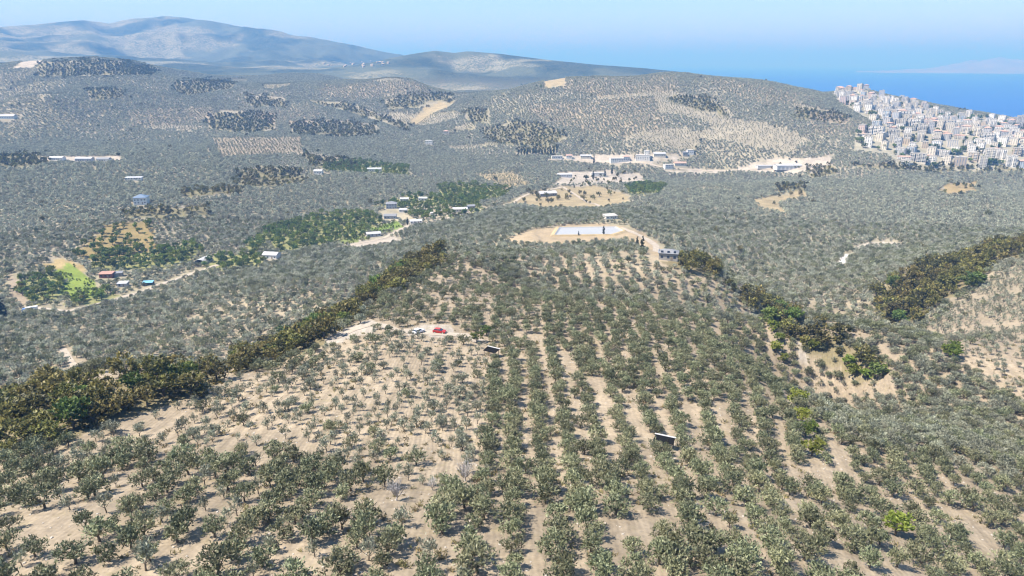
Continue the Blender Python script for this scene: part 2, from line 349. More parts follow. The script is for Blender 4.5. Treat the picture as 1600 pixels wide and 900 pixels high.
def ground_material():
    m, t, b = nmat('ground_soil')
    tc = N(t, 'ShaderNodeTexCoord').outputs['Object']
    cov = N(t, 'ShaderNodeAttribute', attribute_name='cover'); row = N(t, 'ShaderNodeAttribute', attribute_name='rowu')
    fur = N(t, 'ShaderNodeAttribute', attribute_name='furrow'); veg = N(t, 'ShaderNodeAttribute', attribute_name='farveg')
    c = cov.outputs['Color']
    n1 = noise(t, tc, .06, 6, .6); n2 = noise(t, tc, .9, 5, .65); n3 = noise(t, tc, .012, 4, .5); n3b = noise(t, tc, .045, 3, .5)
    k = math_node(t, 'MULTIPLY', ramp(t, n1, .28, .72, .76, 1.20), ramp(t, n2, .25, .75, .74, 1.22))
    # plough lines and wheel ruts that follow the rows
    wob = math_node(t, 'ADD', row.outputs['Fac'], math_node(t, 'MULTIPLY', n1, 3.4))
    s1 = math_node(t, 'SINE', math_node(t, 'MULTIPLY', wob, 2*math.pi/0.85))
    s2 = math_node(t, 'SINE', math_node(t, 'MULTIPLY', wob, 2*math.pi/3.2))
    st = math_node(t, 'ADD', math_node(t, 'MULTIPLY', s1, math_node(t, 'MULTIPLY', ramp(t, n3b, .45, .62), .055)), math_node(t, 'MULTIPLY', s2, math_node(t, 'MULTIPLY', ramp(t, n3b, .66, .44), .10)))
    k = math_node(t, 'MULTIPLY', k, math_node(t, 'ADD', 1.0, math_node(t, 'MULTIPLY', st, fur.outputs['Fac'])))
    v = N(t, 'ShaderNodeVectorMath', operation='SCALE'); t.links.new(c, v.inputs[0]); t.links.new(k, v.inputs[3])
    # dry weeds in patches
    wd = ramp(t, noise(t, tc, .22, 6, .7), .56, .72)
    c2 = mixc(t, math_node(t, 'MULTIPLY', wd, .55), v.outputs[0], (0.22, 0.19, 0.10))
    # groves and scrub too far off to tell tree from tree
    vo = N(t, 'ShaderNodeTexVoronoi'); vo.inputs['Scale'].default_value = 1/11.0; t.links.new(tc, vo.inputs['Vector'])
    crown = ramp(t, vo.outputs['Distance'], .62, .42)
    patch = ramp(t, n3, .40, .52)
    cm = math_node(t, 'MULTIPLY', math_node(t, 'MULTIPLY', crown, math_node(t, 'ADD', .35, math_node(t, 'MULTIPLY', patch, .65))), veg.outputs['Fac'])
    c3 = mixc(t, cm, c2, (0.075, 0.083, 0.052))
    t.links.new(c3, b.inputs['Base Color']); b.inputs['Roughness'].default_value = .95; b.inputs['Specular IOR Level'].default_value = .1
    bp = N(t, 'ShaderNodeBump'); bp.inputs['Strength'].default_value = .5; bp.inputs['Distance'].default_value = .25
    hgt = math_node(t, 'ADD', n2, math_node(t, 'MULTIPLY', s1, math_node(t, 'MULTIPLY', fur.outputs['Fac'], .10)))
    t.links.new(hgt, bp.inputs['Height']); t.links.new(bp.outputs[0], b.inputs['Normal'])
    return m
M['ground'] = ground_material()

# ------------------------------------------------------------------ object helpers
def tag(o, label=None, cat=None, group=None, kind=None):
    if label: o['label'] = label
    if cat: o['category'] = cat
    if group: o['group'] = group
    if kind: o['kind'] = kind
    return o
class MB:
    def __init__(s): s.v = []; s.f = []; s.t = []
    def quad(s, a, b, c, d, tone=0.5):
        i = len(s.v); s.v += [tuple(a), tuple(b), tuple(c), tuple(d)]; s.f.append((i, i+1, i+2, i+3)); s.t += [tone]*4; return s
    def poly(s, pts, tone=.5):
        i = len(s.v); s.v += [tuple(p) for p in pts]; s.f.append(tuple(range(i, i+len(pts)))); s.t += [tone]*len(pts); return s
    def hexa(s, p):           # 8 corners, bottom 0-3, top 4-7
        i = len(s.v); s.v += [tuple(q) for q in p]; s.t += [.5]*8
        for f in ((3,2,1,0),(4,5,6,7),(0,1,5,4),(1,2,6,5),(2,3,7,6),(3,0,4,7)): s.f.append(tuple(i+k for k in f))
        return s
    def box(s, c, d, taper=1.0):
        x, y, z = c; a, b, h = d[0]/2, d[1]/2, d[2]/2; k = taper
        return s.hexa([(x-a,y-b,z-h),(x+a,y-b,z-h),(x+a,y+b,z-h),(x-a,y+b,z-h),(x-a*k,y-b*k,z+h),(x+a*k,y-b*k,z+h),(x+a*k,y+b*k,z+h),(x-a*k,y+b*k,z+h)])
    def tube(s, p, q, r0, r1, n=6):
        p = Vector(p); q = Vector(q); ax = (q-p).normalized(); e = ax.orthogonal().normalized(); g = ax.cross(e)
        i = len(s.v)
        for P, r in ((p, r0), (q, r1)):
            for k in range(n):
                a = 2*math.pi*k/n; s.v.append(tuple(P + e*(r*math.cos(a)) + g*(r*math.sin(a)))); s.t.append(.5)
        for k in range(n): s.f.append((i+k, i+(k+1) % n, i+n+(k+1) % n, i+n+k))
        s.f.append(tuple(i+n+k for k in range(n))); s.f.append(tuple(i+k for k in reversed(range(n))))
        return s
    def prism(s, prof, y0, y1, inset=None):   # profile in x,z pushed along y
        n = len(prof); i = len(s.v)
        for y in (y0, y1):
            for (x, z) in prof: s.v.append((x, y, z)); s.t.append(.5)
        for k in range(n): s.f.append((i+k, i+(k+1) % n, i+n+(k+1) % n, i+n+k))
        s.f.append(tuple(i+k for k in reversed(range(n)))); s.f.append(tuple(i+n+k for k in range(n)))
        return s
    def mesh(s, name, mats, smooth=False, tone=False):
        me = bpy.data.meshes.new(name); me.from_pydata(s.v, [], s.f)
        for m in (mats if isinstance(mats, (list, tuple)) else [mats]): me.materials.append(m)
        if tone: me.attributes.new('tone', 'FLOAT', 'POINT').data.foreach_set('value', np.array(s.t, np.float32))
        if smooth: me.polygons.foreach_set('use_smooth', [True]*len(me.polygons))
        me.update(); return me
    def build(s, name, mats, parent=None, **k):
        return obj(name, s.mesh(name, mats, **k), parent)
def obj(name, me, parent=None):
    o = bpy.data.objects.new(name, me); COL.objects.link(o)
    if parent is not None: o.parent = parent
    return o
def empty(name, loc=(0,0,0), rz=0, sc=1.0):
    o = bpy.data.objects.new(name, None); COL.objects.link(o); o.location = loc; o.rotation_euler = (0, 0, rz); o.scale = (sc,)*3
    o.empty_display_size = .5
    return o
ONES = 'first second third fourth fifth sixth seventh eighth ninth tenth eleventh twelfth thirteenth fourteenth fifteenth sixteenth seventeenth eighteenth nineteenth'.split()
TENS = {2: ('twenty', 'twentieth'), 3: ('thirty', 'thirtieth'), 4: ('forty', 'fortieth'), 5: ('fifty', 'fiftieth'), 6: ('sixty', 'sixtieth'), 7: ('seventy', 'seventieth'), 8: ('eighty', 'eightieth'), 9: ('ninety', 'ninetieth')}
def ordn(n):
    if n > 99: return 'hundredth' if n == 100 else 'hundred-and-'+ordn(n-100) if n < 200 else 'two-hundred-and-'+ordn(max(1, n-200))
    if n < 20: return ONES[n-1]
    t, o = divmod(n, 10)
    return TENS[t][1] if o == 0 else TENS[t][0]+'-'+ONES[o-1]

# ------------------------------------------------------------------ ground sheet
TH = lambda u: math.radians(15)*sstep(0, 62, u)
def fan_x(u, y): return u + (np.clip(y, 60, 420)-80)*np.tan(TH(u))
def fan_u(x, y):
    u = np.array(x, float)
    for _ in range(8): u = x - (np.clip(y, 60, 420)-80)*np.tan(TH(u))
    return u
PX, PY, PD = project(GX, GY, Z)
cover = np.empty(Z.shape+(3,)); cover[:] = SOIL
far = sstep(250, 700, RR)[..., None]
tint = fbm(GX/60, GY/60, 55, 3)[..., None]
cover = cover*(1-far) + far*np.array((0.250, 0.225, 0.170))
cover *= (0.86 + .28*tint)
lit = sstep(.50, .62, fbm(GX/120, GY/120, 77, 3))[..., None]*far
cover = cover*(1-.35*lit) + .35*lit*np.array((0.22, 0.20, 0.11))
nh_mask = inpoly(PX, PY, NH) & (RR < 460)
furrow = np.where(nh_mask, 1.0, 0.0)*sstep(420, 250, RR)
furrow = np.where(inpoly(PX, PY, ZB) & (RR < 330), 1.5, furrow)
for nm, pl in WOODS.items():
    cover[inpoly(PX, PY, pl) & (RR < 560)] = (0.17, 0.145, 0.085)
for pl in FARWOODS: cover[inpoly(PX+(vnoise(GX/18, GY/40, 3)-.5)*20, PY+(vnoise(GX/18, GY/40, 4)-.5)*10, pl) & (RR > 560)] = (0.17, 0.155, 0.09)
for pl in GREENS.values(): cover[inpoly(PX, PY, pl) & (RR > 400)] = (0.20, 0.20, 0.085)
vis = visible(GX, GY, Z, 3.0)
jx = (fbm(GX/16, GY/16, 5, 3)-.5)*22; jy = (fbm(GX/16, GY/30, 6, 3)-.5)*9
for pl, c, kd in PLOTS:
    mk = inpoly(PX+jx, PY+jy, pl) & vis
    cover[mk] = np.array(c)*(0.85+.3*tint[mk])
# mountains: scrub, woods and dry fields
hill = sstep(2500, 3300, RR)[..., None]
f1 = fbm(GX/260, GY/260, 91, 5)[..., None]; f2 = fbm(GX/620, GY/620, 95, 5)[..., None]
mc = np.array((0.046, 0.060, 0.046)) + sstep(.50, .54, f1)*np.array((0.050, 0.050, 0.034)) - sstep(.44, .38, f1)*np.array((0.022, 0.026, 0.020))
mc = mc + sstep(.56, .60, f2)*sstep(.40, .50, f1)*np.array((0.12, 0.10, 0.070))
cover = cover*(1-hill) + hill*mc
farveg = sstep(2350, 2800, RR)*1.0*sstep(2, 12, Z)
shore = sstep(5, 1, Z)[..., None]
cover = cover*(1-shore) + shore*np.array((.45, .42, .36))
nv = NR*NA
idx = np.arange(nv).reshape(NR, NA)
quads = np.stack([idx[:-1, :-1], idx[:-1, 1:], idx[1:, 1:], idx[1:, :-1]], -1).reshape(-1, 4)
me = bpy.data.meshes.new('ground')
me.vertices.add(nv); me.vertices.foreach_set('co', np.stack([GX, GY, Z], -1).astype(np.float32).ravel())
nq = len(quads)
me.loops.add(nq*4); me.loops.foreach_set('vertex_index', quads[:, ::-1].astype(np.int32).ravel())
me.polygons.add(nq); me.polygons.foreach_set('loop_start', np.arange(0, nq*4, 4, dtype=np.int32)); me.polygons.foreach_set('loop_total', np.full(nq, 4, np.int32))
me.polygons.foreach_set('use_smooth', np.ones(nq, bool))
me.update(calc_edges=True); me.validate()
a = me.attributes.new('cover', 'FLOAT_COLOR', 'POINT'); a.data.foreach_set('color', np.concatenate([cover, np.ones(Z.shape+(1,))], -1).astype(np.float32).ravel())
for nm, arr in (('rowu', fan_u(GX, GY)), ('furrow', furrow), ('farveg', farveg)):
    me.attributes.new(nm, 'FLOAT', 'POINT').data.foreach_set('value', arr.astype(np.float32).ravel())
me.materials.append(M['ground'])
tag(obj('ground', me), 'rolling hills of pale soil running from the near slope to the far blue mountains', None, None, 'structure')

# sea, far headland
def sea():
    m, t, b = nmat('sea_water')
    tc = N(t, 'ShaderNodeTexCoord').outputs['Object']
    k = noise(t, tc, .0012, 4)
    c = mixc(t, k, (0.006, 0.060, 0.26), (0.011, 0.082, 0.33))
    t.links.new(c, b.inputs['Base Color']); b.inputs['Roughness'].default_value = .35; b.inputs['IOR'].default_value = 1.33
    bp = N(t, 'ShaderNodeBump'); bp.inputs['Strength'].default_value = .25; bp.inputs['Distance'].default_value = 1.0
    t.links.new(noise(t, tc, .05, 5), bp.inputs['Height']); t.links.new(bp.outputs[0], b.inputs['Normal'])
    mb = MB(); n = 48; rs = [1500, 3000, 6000, 12000, 25000, 50000, 110000]
    P = [[(r*math.sin(-1.3+2.6*k/n), r*math.cos(-1.3+2.6*k/n), 0) for k in range(n+1)] for r in rs]
    for i in range(len(rs)-1):
        for k in range(n): mb.quad(P[i][k+1], P[i][k], P[i+1][k], P[i+1][k+1])
    tag(mb.build('sea', m), 'flat blue sea behind the coast town', None, None, 'structure')
sea()
def headland():
    prof = [(1340,0),(1365,2),(1400,40),(1440,75),(1480,150),(1510,230),(1545,310),(1580,300),(1620,290),(1680,200),(1750,90),(1800,0)]
    mb = MB(); R = 21000.0; n = 90; rows = []
    for dr, k in ((-3000, 0.0), (-1800, .45), (-700, .8), (0, 1.0), (1500, .5), (3200, -.02)):
        row = []
        for i in range(n+1):
            px = 1340 + 460*i/n; az, _ = ray(px, 95)
            h = np.interp(px, [p[0] for p in prof], [p[1] for p in prof])
            nn = float(fbm(np.array(px/22.0), np.array(dr/900.0), 5, 4))-.5
            r = R+dr
            row.append((r*math.sin(az), r*math.cos(az), max(-5, h*k*(1+.5*nn) - (5 if k <= 0 else 0))))
        rows.append(row)
    for a_, b_ in zip(rows, rows[1:]):
        for i in range(n): mb.quad(a_[i], a_[i+1], b_[i+1], b_[i])
    tag(mb.build('far_hill', simple('far_hill_scrub', (.20, .17, .11), .95, .3, .0012)), 'long hazy blue headland across the sea', None, None, 'structure')
headland()

# ------------------------------------------------------------------ tracks draped on the ground
def track(name, pts, width, label):
    P = [at(*p) for p in pts]; Q = []
    for a_, b_ in zip(P, P[1:]):
        n = max(2, int((b_-a_).length/4))
        for k in range(n): Q.append(a_.lerp(b_, k/n))
    Q.append(P[-1]); mb = MB(); prev = None
    for i, q in enumerate(Q):
        d = (Q[min(i+1, len(Q)-1)]-Q[max(i-1, 0)]); d.z = 0; d.normalize(); nx = Vector((d.y, -d.x, 0))
        wv = width*(.85+.3*random.random())/2
        row = []
        for k in (-1, -.5, 0, .5, 1):
            p = q + nx*(k*wv); row.append((p.x, p.y, float(hz(p.x, p.y)) + .06 + .00025*math.hypot(p.x, p.y)))
        if prev:
            for k in range(4): mb.quad(prev[k], prev[k+1], row[k+1], row[k])
        prev = row
    tag(mb.build(name, M['dirt'], smooth=True), label, None, None, 'structure')
TRACKS = [('dirt_road', [(40,486),(60,481),(105,487),(140,478),(180,468),(215,458),(255,443),(305,426),(340,414)], 6, 'pale dirt road along the valley floor past the shack'),
 ('dirt_road', [(535,388),(560,380),(600,372),(640,352),(690,345),(730,332),(800,318),(830,302),(880,292)], 5, 'pale dirt road past the valley houses to the sandy fields'),
 ('dirt_track', [(520,530),(550,516),(585,506),(620,517),(655,519),(690,522),(725,524),(750,534)], 4, 'pale dirt track on the near hill where the cars stand'),
 ('dirt_road', [(968,356),(1000,368),(1025,384),(1042,400)], 6, 'pale dirt road down from the reservoir to the grey house'),
 ('dirt_road', [(880,292),(900,305),(925,318),(940,325)], 4, 'pale dirt track across the sandy fields'),
 ('dirt_road', [(860,250),(900,251),(950,254),(1000,254),(1040,262),(1090,266),(1150,266),(1210,262)], 6, 'pale road past the row of white farm buildings'),
 ('dirt_track', [(98,545),(108,560),(118,575)], 3, 'short pale track in the grove left of the dark belt')]
for a_ in TRACKS: track(*a_)

# ------------------------------------------------------------------ tree shapes
def rnd_dir(rng, up=0.0):
    while True:
        v = Vector((rng.uniform(-1, 1), rng.uniform(-1, 1), rng.uniform(-1, 1)))
        if .05 < v.length < 1: break
    v.normalize(); v.z += up; return v.normalized()
def leaf_cloud(mb, rng, blobs, n_sprays, per, L, Wd, up=.35, inner=.45, spread=.5, spike=0.0, rough=.75):
    wts = [b[3]**2 for b in blobs]
    for _ in range(n_sprays):
        bx, by, bz, br, bs = rng.choices(blobs, wts)[0]
        d = rnd_dir(rng, .25); k = rng.uniform(inner, 1.0)**.6
        c = Vector((bx, by, bz)) + Vector((d.x*br, d.y*br, d.z*br*bs))*k
        ax0 = (d*.7 + Vector((0, 0, up)) + rnd_dir(rng)*.4).normalized()
        base = min(1, max(0, rng.gauss(.42, .25)))
        for q in range(per):
            ax = (ax0 + rnd_dir(rng)*.75).normalized()
            p = c + rnd_dir(rng)*(spread*rng.random()) + ax0*(spike*q/per)
            nr = (d*.7 + Vector((0, 0, .55)) + rnd_dir(rng)*rough).normalized()     # leaves turn their faces outward and up
            w = ax.cross(nr)
            if w.length < .05: continue
            w.normalize(); l = L*rng.uniform(.6, 1.3); ww = Wd*rng.uniform(.6, 1.2)
            tn = min(1, max(0, base + rng.uniform(-.25, .3)))
            mb.quad(p - ax*l*.5, p + w*ww*.5, p + ax*l*.5, p - w*ww*.5, tn)
def trunk_mb(rng, h, r, limbs, reach, lean=.3):
    mb = MB(); p = Vector((0, 0, -.35)); q = Vector((rng.uniform(-lean, lean)*.4, rng.uniform(-lean, lean)*.4, h))
    mid = p.lerp(q, .5) + Vector((rng.uniform(-.12, .12), rng.uniform(-.12, .12), 0))
    mb.tube(p, mid, r*1.35, r, 7); mb.tube(mid, q, r, r*.8, 7)
    for k in range(limbs):
        a = 2*math.pi*(k+rng.random()*.6)/limbs
        m1 = q + Vector((math.cos(a)*reach*.45, math.sin(a)*reach*.45, reach*.42))
        e = m1 + Vector((math.cos(a+.3)*reach*.5, math.sin(a+.3)*reach*.5, reach*rng.uniform(.45, .8)))
        mb.tube(q, m1, r*.55, r*.36, 5); mb.tube(m1, e, r*.36, r*.12, 4)
    return mb
def olive_blobs(rng, wide=2.5, z0=1.9, n=6):
    bl = [(0, 0, z0+.55, wide*.60, .85)]
    for k in range(n):
        a = 2*math.pi*(k+rng.random()*.7)/n; d = wide*rng.uniform(.38, .66)
        bl.append((math.cos(a)*d, math.sin(a)*d, z0+rng.uniform(-.35, .75), wide*rng.uniform(.30, .46), rng.uniform(.8, 1.05)))
    return bl
def olive_parts(seed, young=False, lod=0):
    rng = random.Random(seed); mb = MB()
    if young:
        bl = [(0, 0, 1.9, .95, 1.35), (rng.uniform(-.5, .5), rng.uniform(-.5, .5), 2.5, .7, 1.4), (rng.uniform(-.9, .9), rng.uniform(-.6, .6), 1.6, .6, 1.1), (rng.uniform(-.9, .9), rng.uniform(-.6, .6), 2.0, .55, 1.2)]
        n, p, L, w = [(40, 8, .46, .16), (20, 5, .68, .28), (8, 4, 1.15, .58)][lod]
        leaf_cloud(mb, rng, bl, n, p, L, w, up=.8, inner=.1, spread=.42, spike=.5)
        tr = trunk_mb(rng, .8, .10, 3, 1.1)
    else:
        bl = olive_blobs(rng, rng.uniform(2.1, 2.9), rng.uniform(1.5, 2.3), rng.choice((4, 5, 6, 7)))
        n, p, L, w = [(112, 8, .52, .21), (62, 5, .78, .36), (20, 4, 1.5, .92)][lod]
        leaf_cloud(mb, rng, bl, n, p, L, w, up=.45, inner=.25, spread=.55, spike=.35, rough=(.8, .7, .5)[lod])
        tr = trunk_mb(rng, .95, .19, 4, 1.7)
    return mb, tr
def maquis_parts(seed, lod=0):
    rng = random.Random(seed); mb = MB(); wide = 3.3; bl = []
    n0 = rng.choice((6, 7, 8))
    bl.append((0, 0, 4.2, 2.1, .9))
    for k in range(n0):
        a = 2*math.pi*(k+rng.random()*.7)/n0; d = wide*rng.uniform(.35, .72)
        bl.append((math.cos(a)*d, math.sin(a)*d, rng.uniform(1.1, 4.9), rng.uniform(1.1, 1.7), rng.uniform(.75, 1.0)))
    n, p, L, w = [(120, 7, .75, .38), (60, 5, 1.15, .68), (24, 4, 2.0, 1.4)][lod]
    leaf_cloud(mb, rng, bl, n, p, L, w, up=.45, inner=.35, spread=.6, spike=.15)
    return mb, trunk_mb(rng, 1.6, .24, 4, 2.2)
def leafy_parts(seed, lod=0, tall=1.0):
    rng = random.Random(seed); mb = MB(); bl = [(0, 0, 4.0*tall, 2.3, .95)]
    for k in range(6):
        a = 2*math.pi*(k+rng.random()*.6)/6; d = rng.uniform(1.1, 2.0)
        bl.append((math.cos(a)*d, math.sin(a)*d, rng.uniform(2.4, 5.2)*tall, rng.uniform(1.0, 1.7), .9))
    n, p, L, w = [(100, 8, .8, .45), (55, 5, 1.2, .75), (22, 4, 2.0, 1.4)][lod]
    leaf_cloud(mb, rng, bl, n, p, L, w, up=.3, inner=.35, spread=.6)
    return mb, trunk_mb(rng, 1.6, .22, 4, 2.0)
def cypress_parts(seed):
    rng = random.Random(seed); mb = MB(); bl = []
    for k in range(12):
        z = 1.2 + k*.95; r = 1.25*math.sin(min(1, (k+1.2)/4)*math.pi/2)*(1-(k/12.5)**2.2)
        bl.append((rng.uniform(-.12, .12), rng.uniform(-.12, .12), z, max(r, .25), 1.25))
    leaf_cloud(mb, rng, bl, 80, 6, 1.1, .5, up=1.4, inner=.5, spread=.3)
    return mb, trunk_mb(rng, 1.2, .16, 2, .5)
def joined(name, parts, leafm, lod_trunk=True):
    mb, tr = parts
    if lod_trunk:
        nb = len(mb.f); i = len(mb.v); mb.v += tr.v; mb.t += tr.t; mb.f += [tuple(i+k for k in f) for f in tr.f]
    me = mb.mesh(name, [leafm, M['bark']], tone=True)
    if lod_trunk:
        mi = np.zeros(len(mb.f), np.int32); mi[nb:] = 1; me.polygons.foreach_set('material_index', mi)
    return me

# ------------------------------------------------------------------ where the olive trees stand
def zone(px, py):
    z = np.full(px.shape, 'A', dtype='<U2')
    z[px < 760] = 'G'
    z[inpoly(px, py, ZE)] = 'E'; z[inpoly(px, py, ZD)] = 'D'; z[inpoly(px, py, ZC)] = 'C'; z[inpoly(px, py, ZB)] = 'B'
    z[inpoly(px, py, ZF)] = 'F'; z[inpoly(px, py, ZH)] = 'H'
    for wi, pl in enumerate(WOODS.values()): z[inpoly(px, py, pl)] = '-' if wi != 4 else 'H'
    for pl, c, kd in PLOTS:
        if kd == 0: z[inpoly(px, py, pl)] = '-'
    return z
SEG = []
for t_ in TRACKS:
    P = [at(*p) for p in t_[1]]; SEG += [(a_.x, a_.y, b_.x, b_.y, (t_[2]/2+1.2 if t_[0] == 'dirt_track' else t_[2]*.8+2.5)) for a_, b_ in zip(P, P[1:])]
def off_tracks(x, y):
    ok = np.ones(x.shape, bool)
    for ax, ay, bx, by, w in SEG:
        dx, dy = bx-ax, by-ay; t_ = np.clip(((x-ax)*dx+(y-ay)*dy)/max(dx*dx+dy*dy, 1e-6), 0, 1)
        ok &= np.hypot(x-ax-dx*t_, y-ay-dy*t_) > w
    return ok
CLEAR = []     # (x, y, radius) kept free for things
def place(px, py, rad=4.0):
    p = at(px, py); CLEAR.append((p.x, p.y, rad)); return p
P_RED = place(687, 520, 3.6); P_WHITE = place(654, 520, 3.4); P_SHEL = place(1037, 698, 4.2); P_SHEL2 = place(768, 556, 4.0)
P_DEAD = [place(621, 782, 2.2), place(726, 752, 2.4), place(676, 766, 1.6)]
BR = [(1196,500),(1208,518),(1216,534),(1212,550),(1224,566),(1246,636),(1254,660),(1258,682),(1268,712),(1270,546),(1326,572),(1332,586),(1352,592),(1398,836),(1480,556),(1488,560),(1492,550),(760,524),(745,535)]
P_BR = [place(px, py, 2.8) for px, py in BR]
HS = [
 ('villa',222,318,13,12,7,'white','blue_roof','hip','white two-storey villa with wide blue roof on the left plain','house',.2,2),
 ('shack',168,433,10,6,3,'red_brown','brown_roof','shed','red-brown shack with rusty flat roof beside the green meadow','shed',.1,1),
 ('shed',193,447,7,5,2.6,'pale_grey','tin','shed','small pale shed below the red-brown shack','shed',.1,1),
 ('shed',186,431,6,4,2.6,'stone','grey_roof','shed','grey lean-to right of the red-brown shack','shed',.3,1),
 ('shed',425,403,13,9,3.5,'white','tin','gable','white metal shed alone by the valley thicket','shed',-.15,1),
 ('house',612,325,13,10,6,'pale_grey','grey_roof','hip','grey two-storey house with slate-coloured roof among gardens','house',.15,2),
 ('house',610,341,14,8,3.5,'pale_grey','grey_roof','gable','long grey-roofed house below the two-storey grey house','house',.05,1),
 ('shed',630,331,9,7,3,'white','tin','shed','white flat shed right of the grey two-storey house','shed',0,1),
 ('shed',632,314,11,7,3,'white','tin','shed','white-roofed shed above the grey house, left of two','shed',.1,1),
 ('shed',661,313,11,7,3,'white','tin','shed','white-roofed shed above the gardens, right of two','shed',-.1,1),
 ('house',676,338,5,6,4,'white','flat','flat','small white cube house with dark tree beside it','house',.2,1),
 ('house',719,331,17,8,3.2,'cream','tin','gable','long low house with pale roof right of the gardens','house',.1,1),
 ('shed',735,326,10,7,3.2,'stone','grey_roof','gable','grey-roofed barn behind the long low house','shed',.3,1),
 ('shed',650,349,13,7,2.4,'white','tin','shed','pale low shed at the road below the valley houses','shed',.25,1),
 ('shed',584,369,14,7,2.6,'pale_grey','tin','shed','pale grey shed beside the small green field','shed',.3,1),
 ('house',870,248,20,9,4,'white','flat','flat','long white farm building at the left end of the row','house',.1,1),
 ('house',889,247,11,9,4,'white','tile','gable','small white house second in the farm row','house',0,1),
 ('house',915,247,20,9,3.5,'cream','tin','gable','cream barn with pale roof left of the cypress','house',0,1),
 ('house',963,253,24,12,6,'white','flat','flat','broad white house in the middle of the farm row','house',.1,2),
 ('house',978,251,12,10,7,'white','tile','hip','white house with clay roof beside the broad white one','house',.1,2),
 ('house',1004,249,26,12,8,'white','flat','flat','bright white large house at the centre of the farm row','house',-.1,2),
 ('house',1010,246,9,8,11,'white','flat','flat','tall narrow white house behind the bright white one','house',-.1,3),
 ('house',1030,244,22,10,5,'cream','tin','gable','cream barn right of the tall narrow house','house',0,1),
 ('house',1044,263,16,10,6,'white','flat','flat','white house apart to the right, before the grove','house',.2,2),
 ('house',1062,258,22,10,3.5,'cream','tile','gable','low cream house with clay roof right of the white one','house',.1,1),
 ('house',1078,240,12,10,6,'white','flat','flat','lone white house up the slope right of the farm row','house',0,2),
 ('house',1070,243,9,8,5,'stone','grey_roof','hip','grey house beside the lone white house','house',0,1),
 ('house',882,277,24,8,3.5,'white','tin','gable','low white shed left of the tall cypress','house',.1,1),
 ('house',935,275,26,9,5,'white','flat','flat','long white walled building behind the cypresses','house',.05,1),
 ('barn',855,306,24,12,3.5,'stone','tin','gable','long pale-roofed barn on the sandy field','barn',.3,1),
 ('house',1044,405,10,7,3.8,'stone','grey_roof','hip','grey two-storey house beside the dark clump and reservoir','house',-.25,2),
 ('shed',953,341,12,8,3,'white','flat','shed','pale concrete hut behind the reservoir','shed',.3,1),
 ('shed',210,281,20,7,2.5,'white','tin','shed','long white-roofed shed alone in the left groves','shed',.1,1),
 ('house',10,184,36,14,4,'white','tin','gable','long white-roofed hall at the left frame edge','house',.1,1),
 ('house',90,250,20,9,3.5,'white','tin','gable','pale farm building, left of three on the plain','house',0,1),
 ('house',133,252,24,9,4,'pale_grey','tin','gable','pale farm building, middle of three on the plain','house',0,1),
 ('house',163,252,18,9,3.5,'white','grey_roof','gable','pale farm building, right of three on the plain','house',0,1),
 ('house',670,225,14,10,6,'white','flat','flat','small white house below the dark ridge wood','house',0,2),
 ('house',697,209,11,9,5,'cream','tile','hip','small cream house at the foot of the sandy cut','house',0,1),
 ('house',498,272,12,9,4,'white','tin','gable','small white house below the ridge wood on the plain','house',0,1),
 ('house',585,268,22,10,4,'white','tin','shed','pale hall in the clearing above the groves','house',.1,1),
]
for h_ in HS:
    p = at(h_[1], h_[2]); k_ = p.length; CLEAR += [(p.x, p.y, h_[3]*.6+2), (p.x*(1-9/k_), p.y*(1-9/k_), h_[3]*.5+2)]
def clear(x, y):
    ok = np.ones(x.shape, bool)
    for cx, cy_, r in CLEAR: ok &= np.hypot(x-cx, y-cy_) > r
    return ok

T = {k: [] for k in ('x', 'y', 'row', 'young', 'sc', 'grey')}
dens = dict(A=.94, G=.72, E=.97, D=.98, C=.80, B=.80, F=.76, H=.92)
scl = dict(A=(.60, .98), G=(.60, 1.0), E=(.70, .98), D=(.72, 1.0), C=(.55, .82), B=(.55, .85), F=(.55, .85), H=(.6, .95))
rx, ry, rw, rg = [], [], [], []
for i in range(-54, 72):
    for half in (0, 1):
        u = (i+.5*half)*5.0
        n = int((470-42)/3.75)
        yy = 42 + np.arange(n)*3.75 + RS.uniform(-1.1, 1.1, n) + (i % 2)*1.9
        uu = u + RS.uniform(-.75, .75, n) + 2.2*(fbm(yy/40, np.full(n, i*.21), 8, 2)-.5)
        xx = fan_x(uu, yy)
        # intermediate rows only where the fan has spread too wide
        gap = fan_x(np.full(n, u+2.5), yy)-fan_x(np.full(n, u-2.5), yy)
        if half:
            keep = np.full(n, True)
            xx, yy = xx[keep], yy[keep]
        rx.append(xx); ry.append(yy); rw.append(np.full(len(xx), i*2+half)); rg.append(gap > 7.2 if half else np.full(n, True))
rx = np.concatenate(rx); ry = np.concatenate(ry); rw = np.concatenate(rw); rg = np.concatenate(rg)
rz_ = hz(rx, ry); qx, qy, qd = project(rx, ry, rz_)
k = inpoly(qx, qy, NH) & (np.hypot(rx, ry) < 470) & (np.abs(np.arctan2(rx, ry)) < .86) & visible(rx, ry, rz_, 5)
rx, ry, rw, rg, qx, qy, rz_ = rx[k], ry[k], rw[k], rg[k], qx[k], qy[k], rz_[k]
zn = zone(np.clip(qx, 0, 1599), np.clip(qy, 0, 899))
gap_n = fbm(rx/16, ry/16, 61, 2)
d = np.array([dens.get(q, 0) for q in zn]); d = np.where(np.isin(zn, ['G', 'B', 'C', 'F']), d*(.55+.9*sstep(.3, .6, gap_n)), d*(.86+.2*sstep(.3, .55, gap_n)))
d = d*np.where((qx > 1240) & (qy > 680), .80, 1.0)
d = np.where(rg, d, np.where(np.isin(zn, ['E', 'D', 'F']), d*.85, np.where(np.isin(zn, ['B', 'C', 'H']), d*.5, d*.07)))
k = (RS.rand(len(rx)) < d) & off_tracks(rx, ry) & clear(rx, ry)
rx, ry, rw, zn, qx, qy = rx[k], ry[k], rw[k], zn[k], qx[k], qy[k]
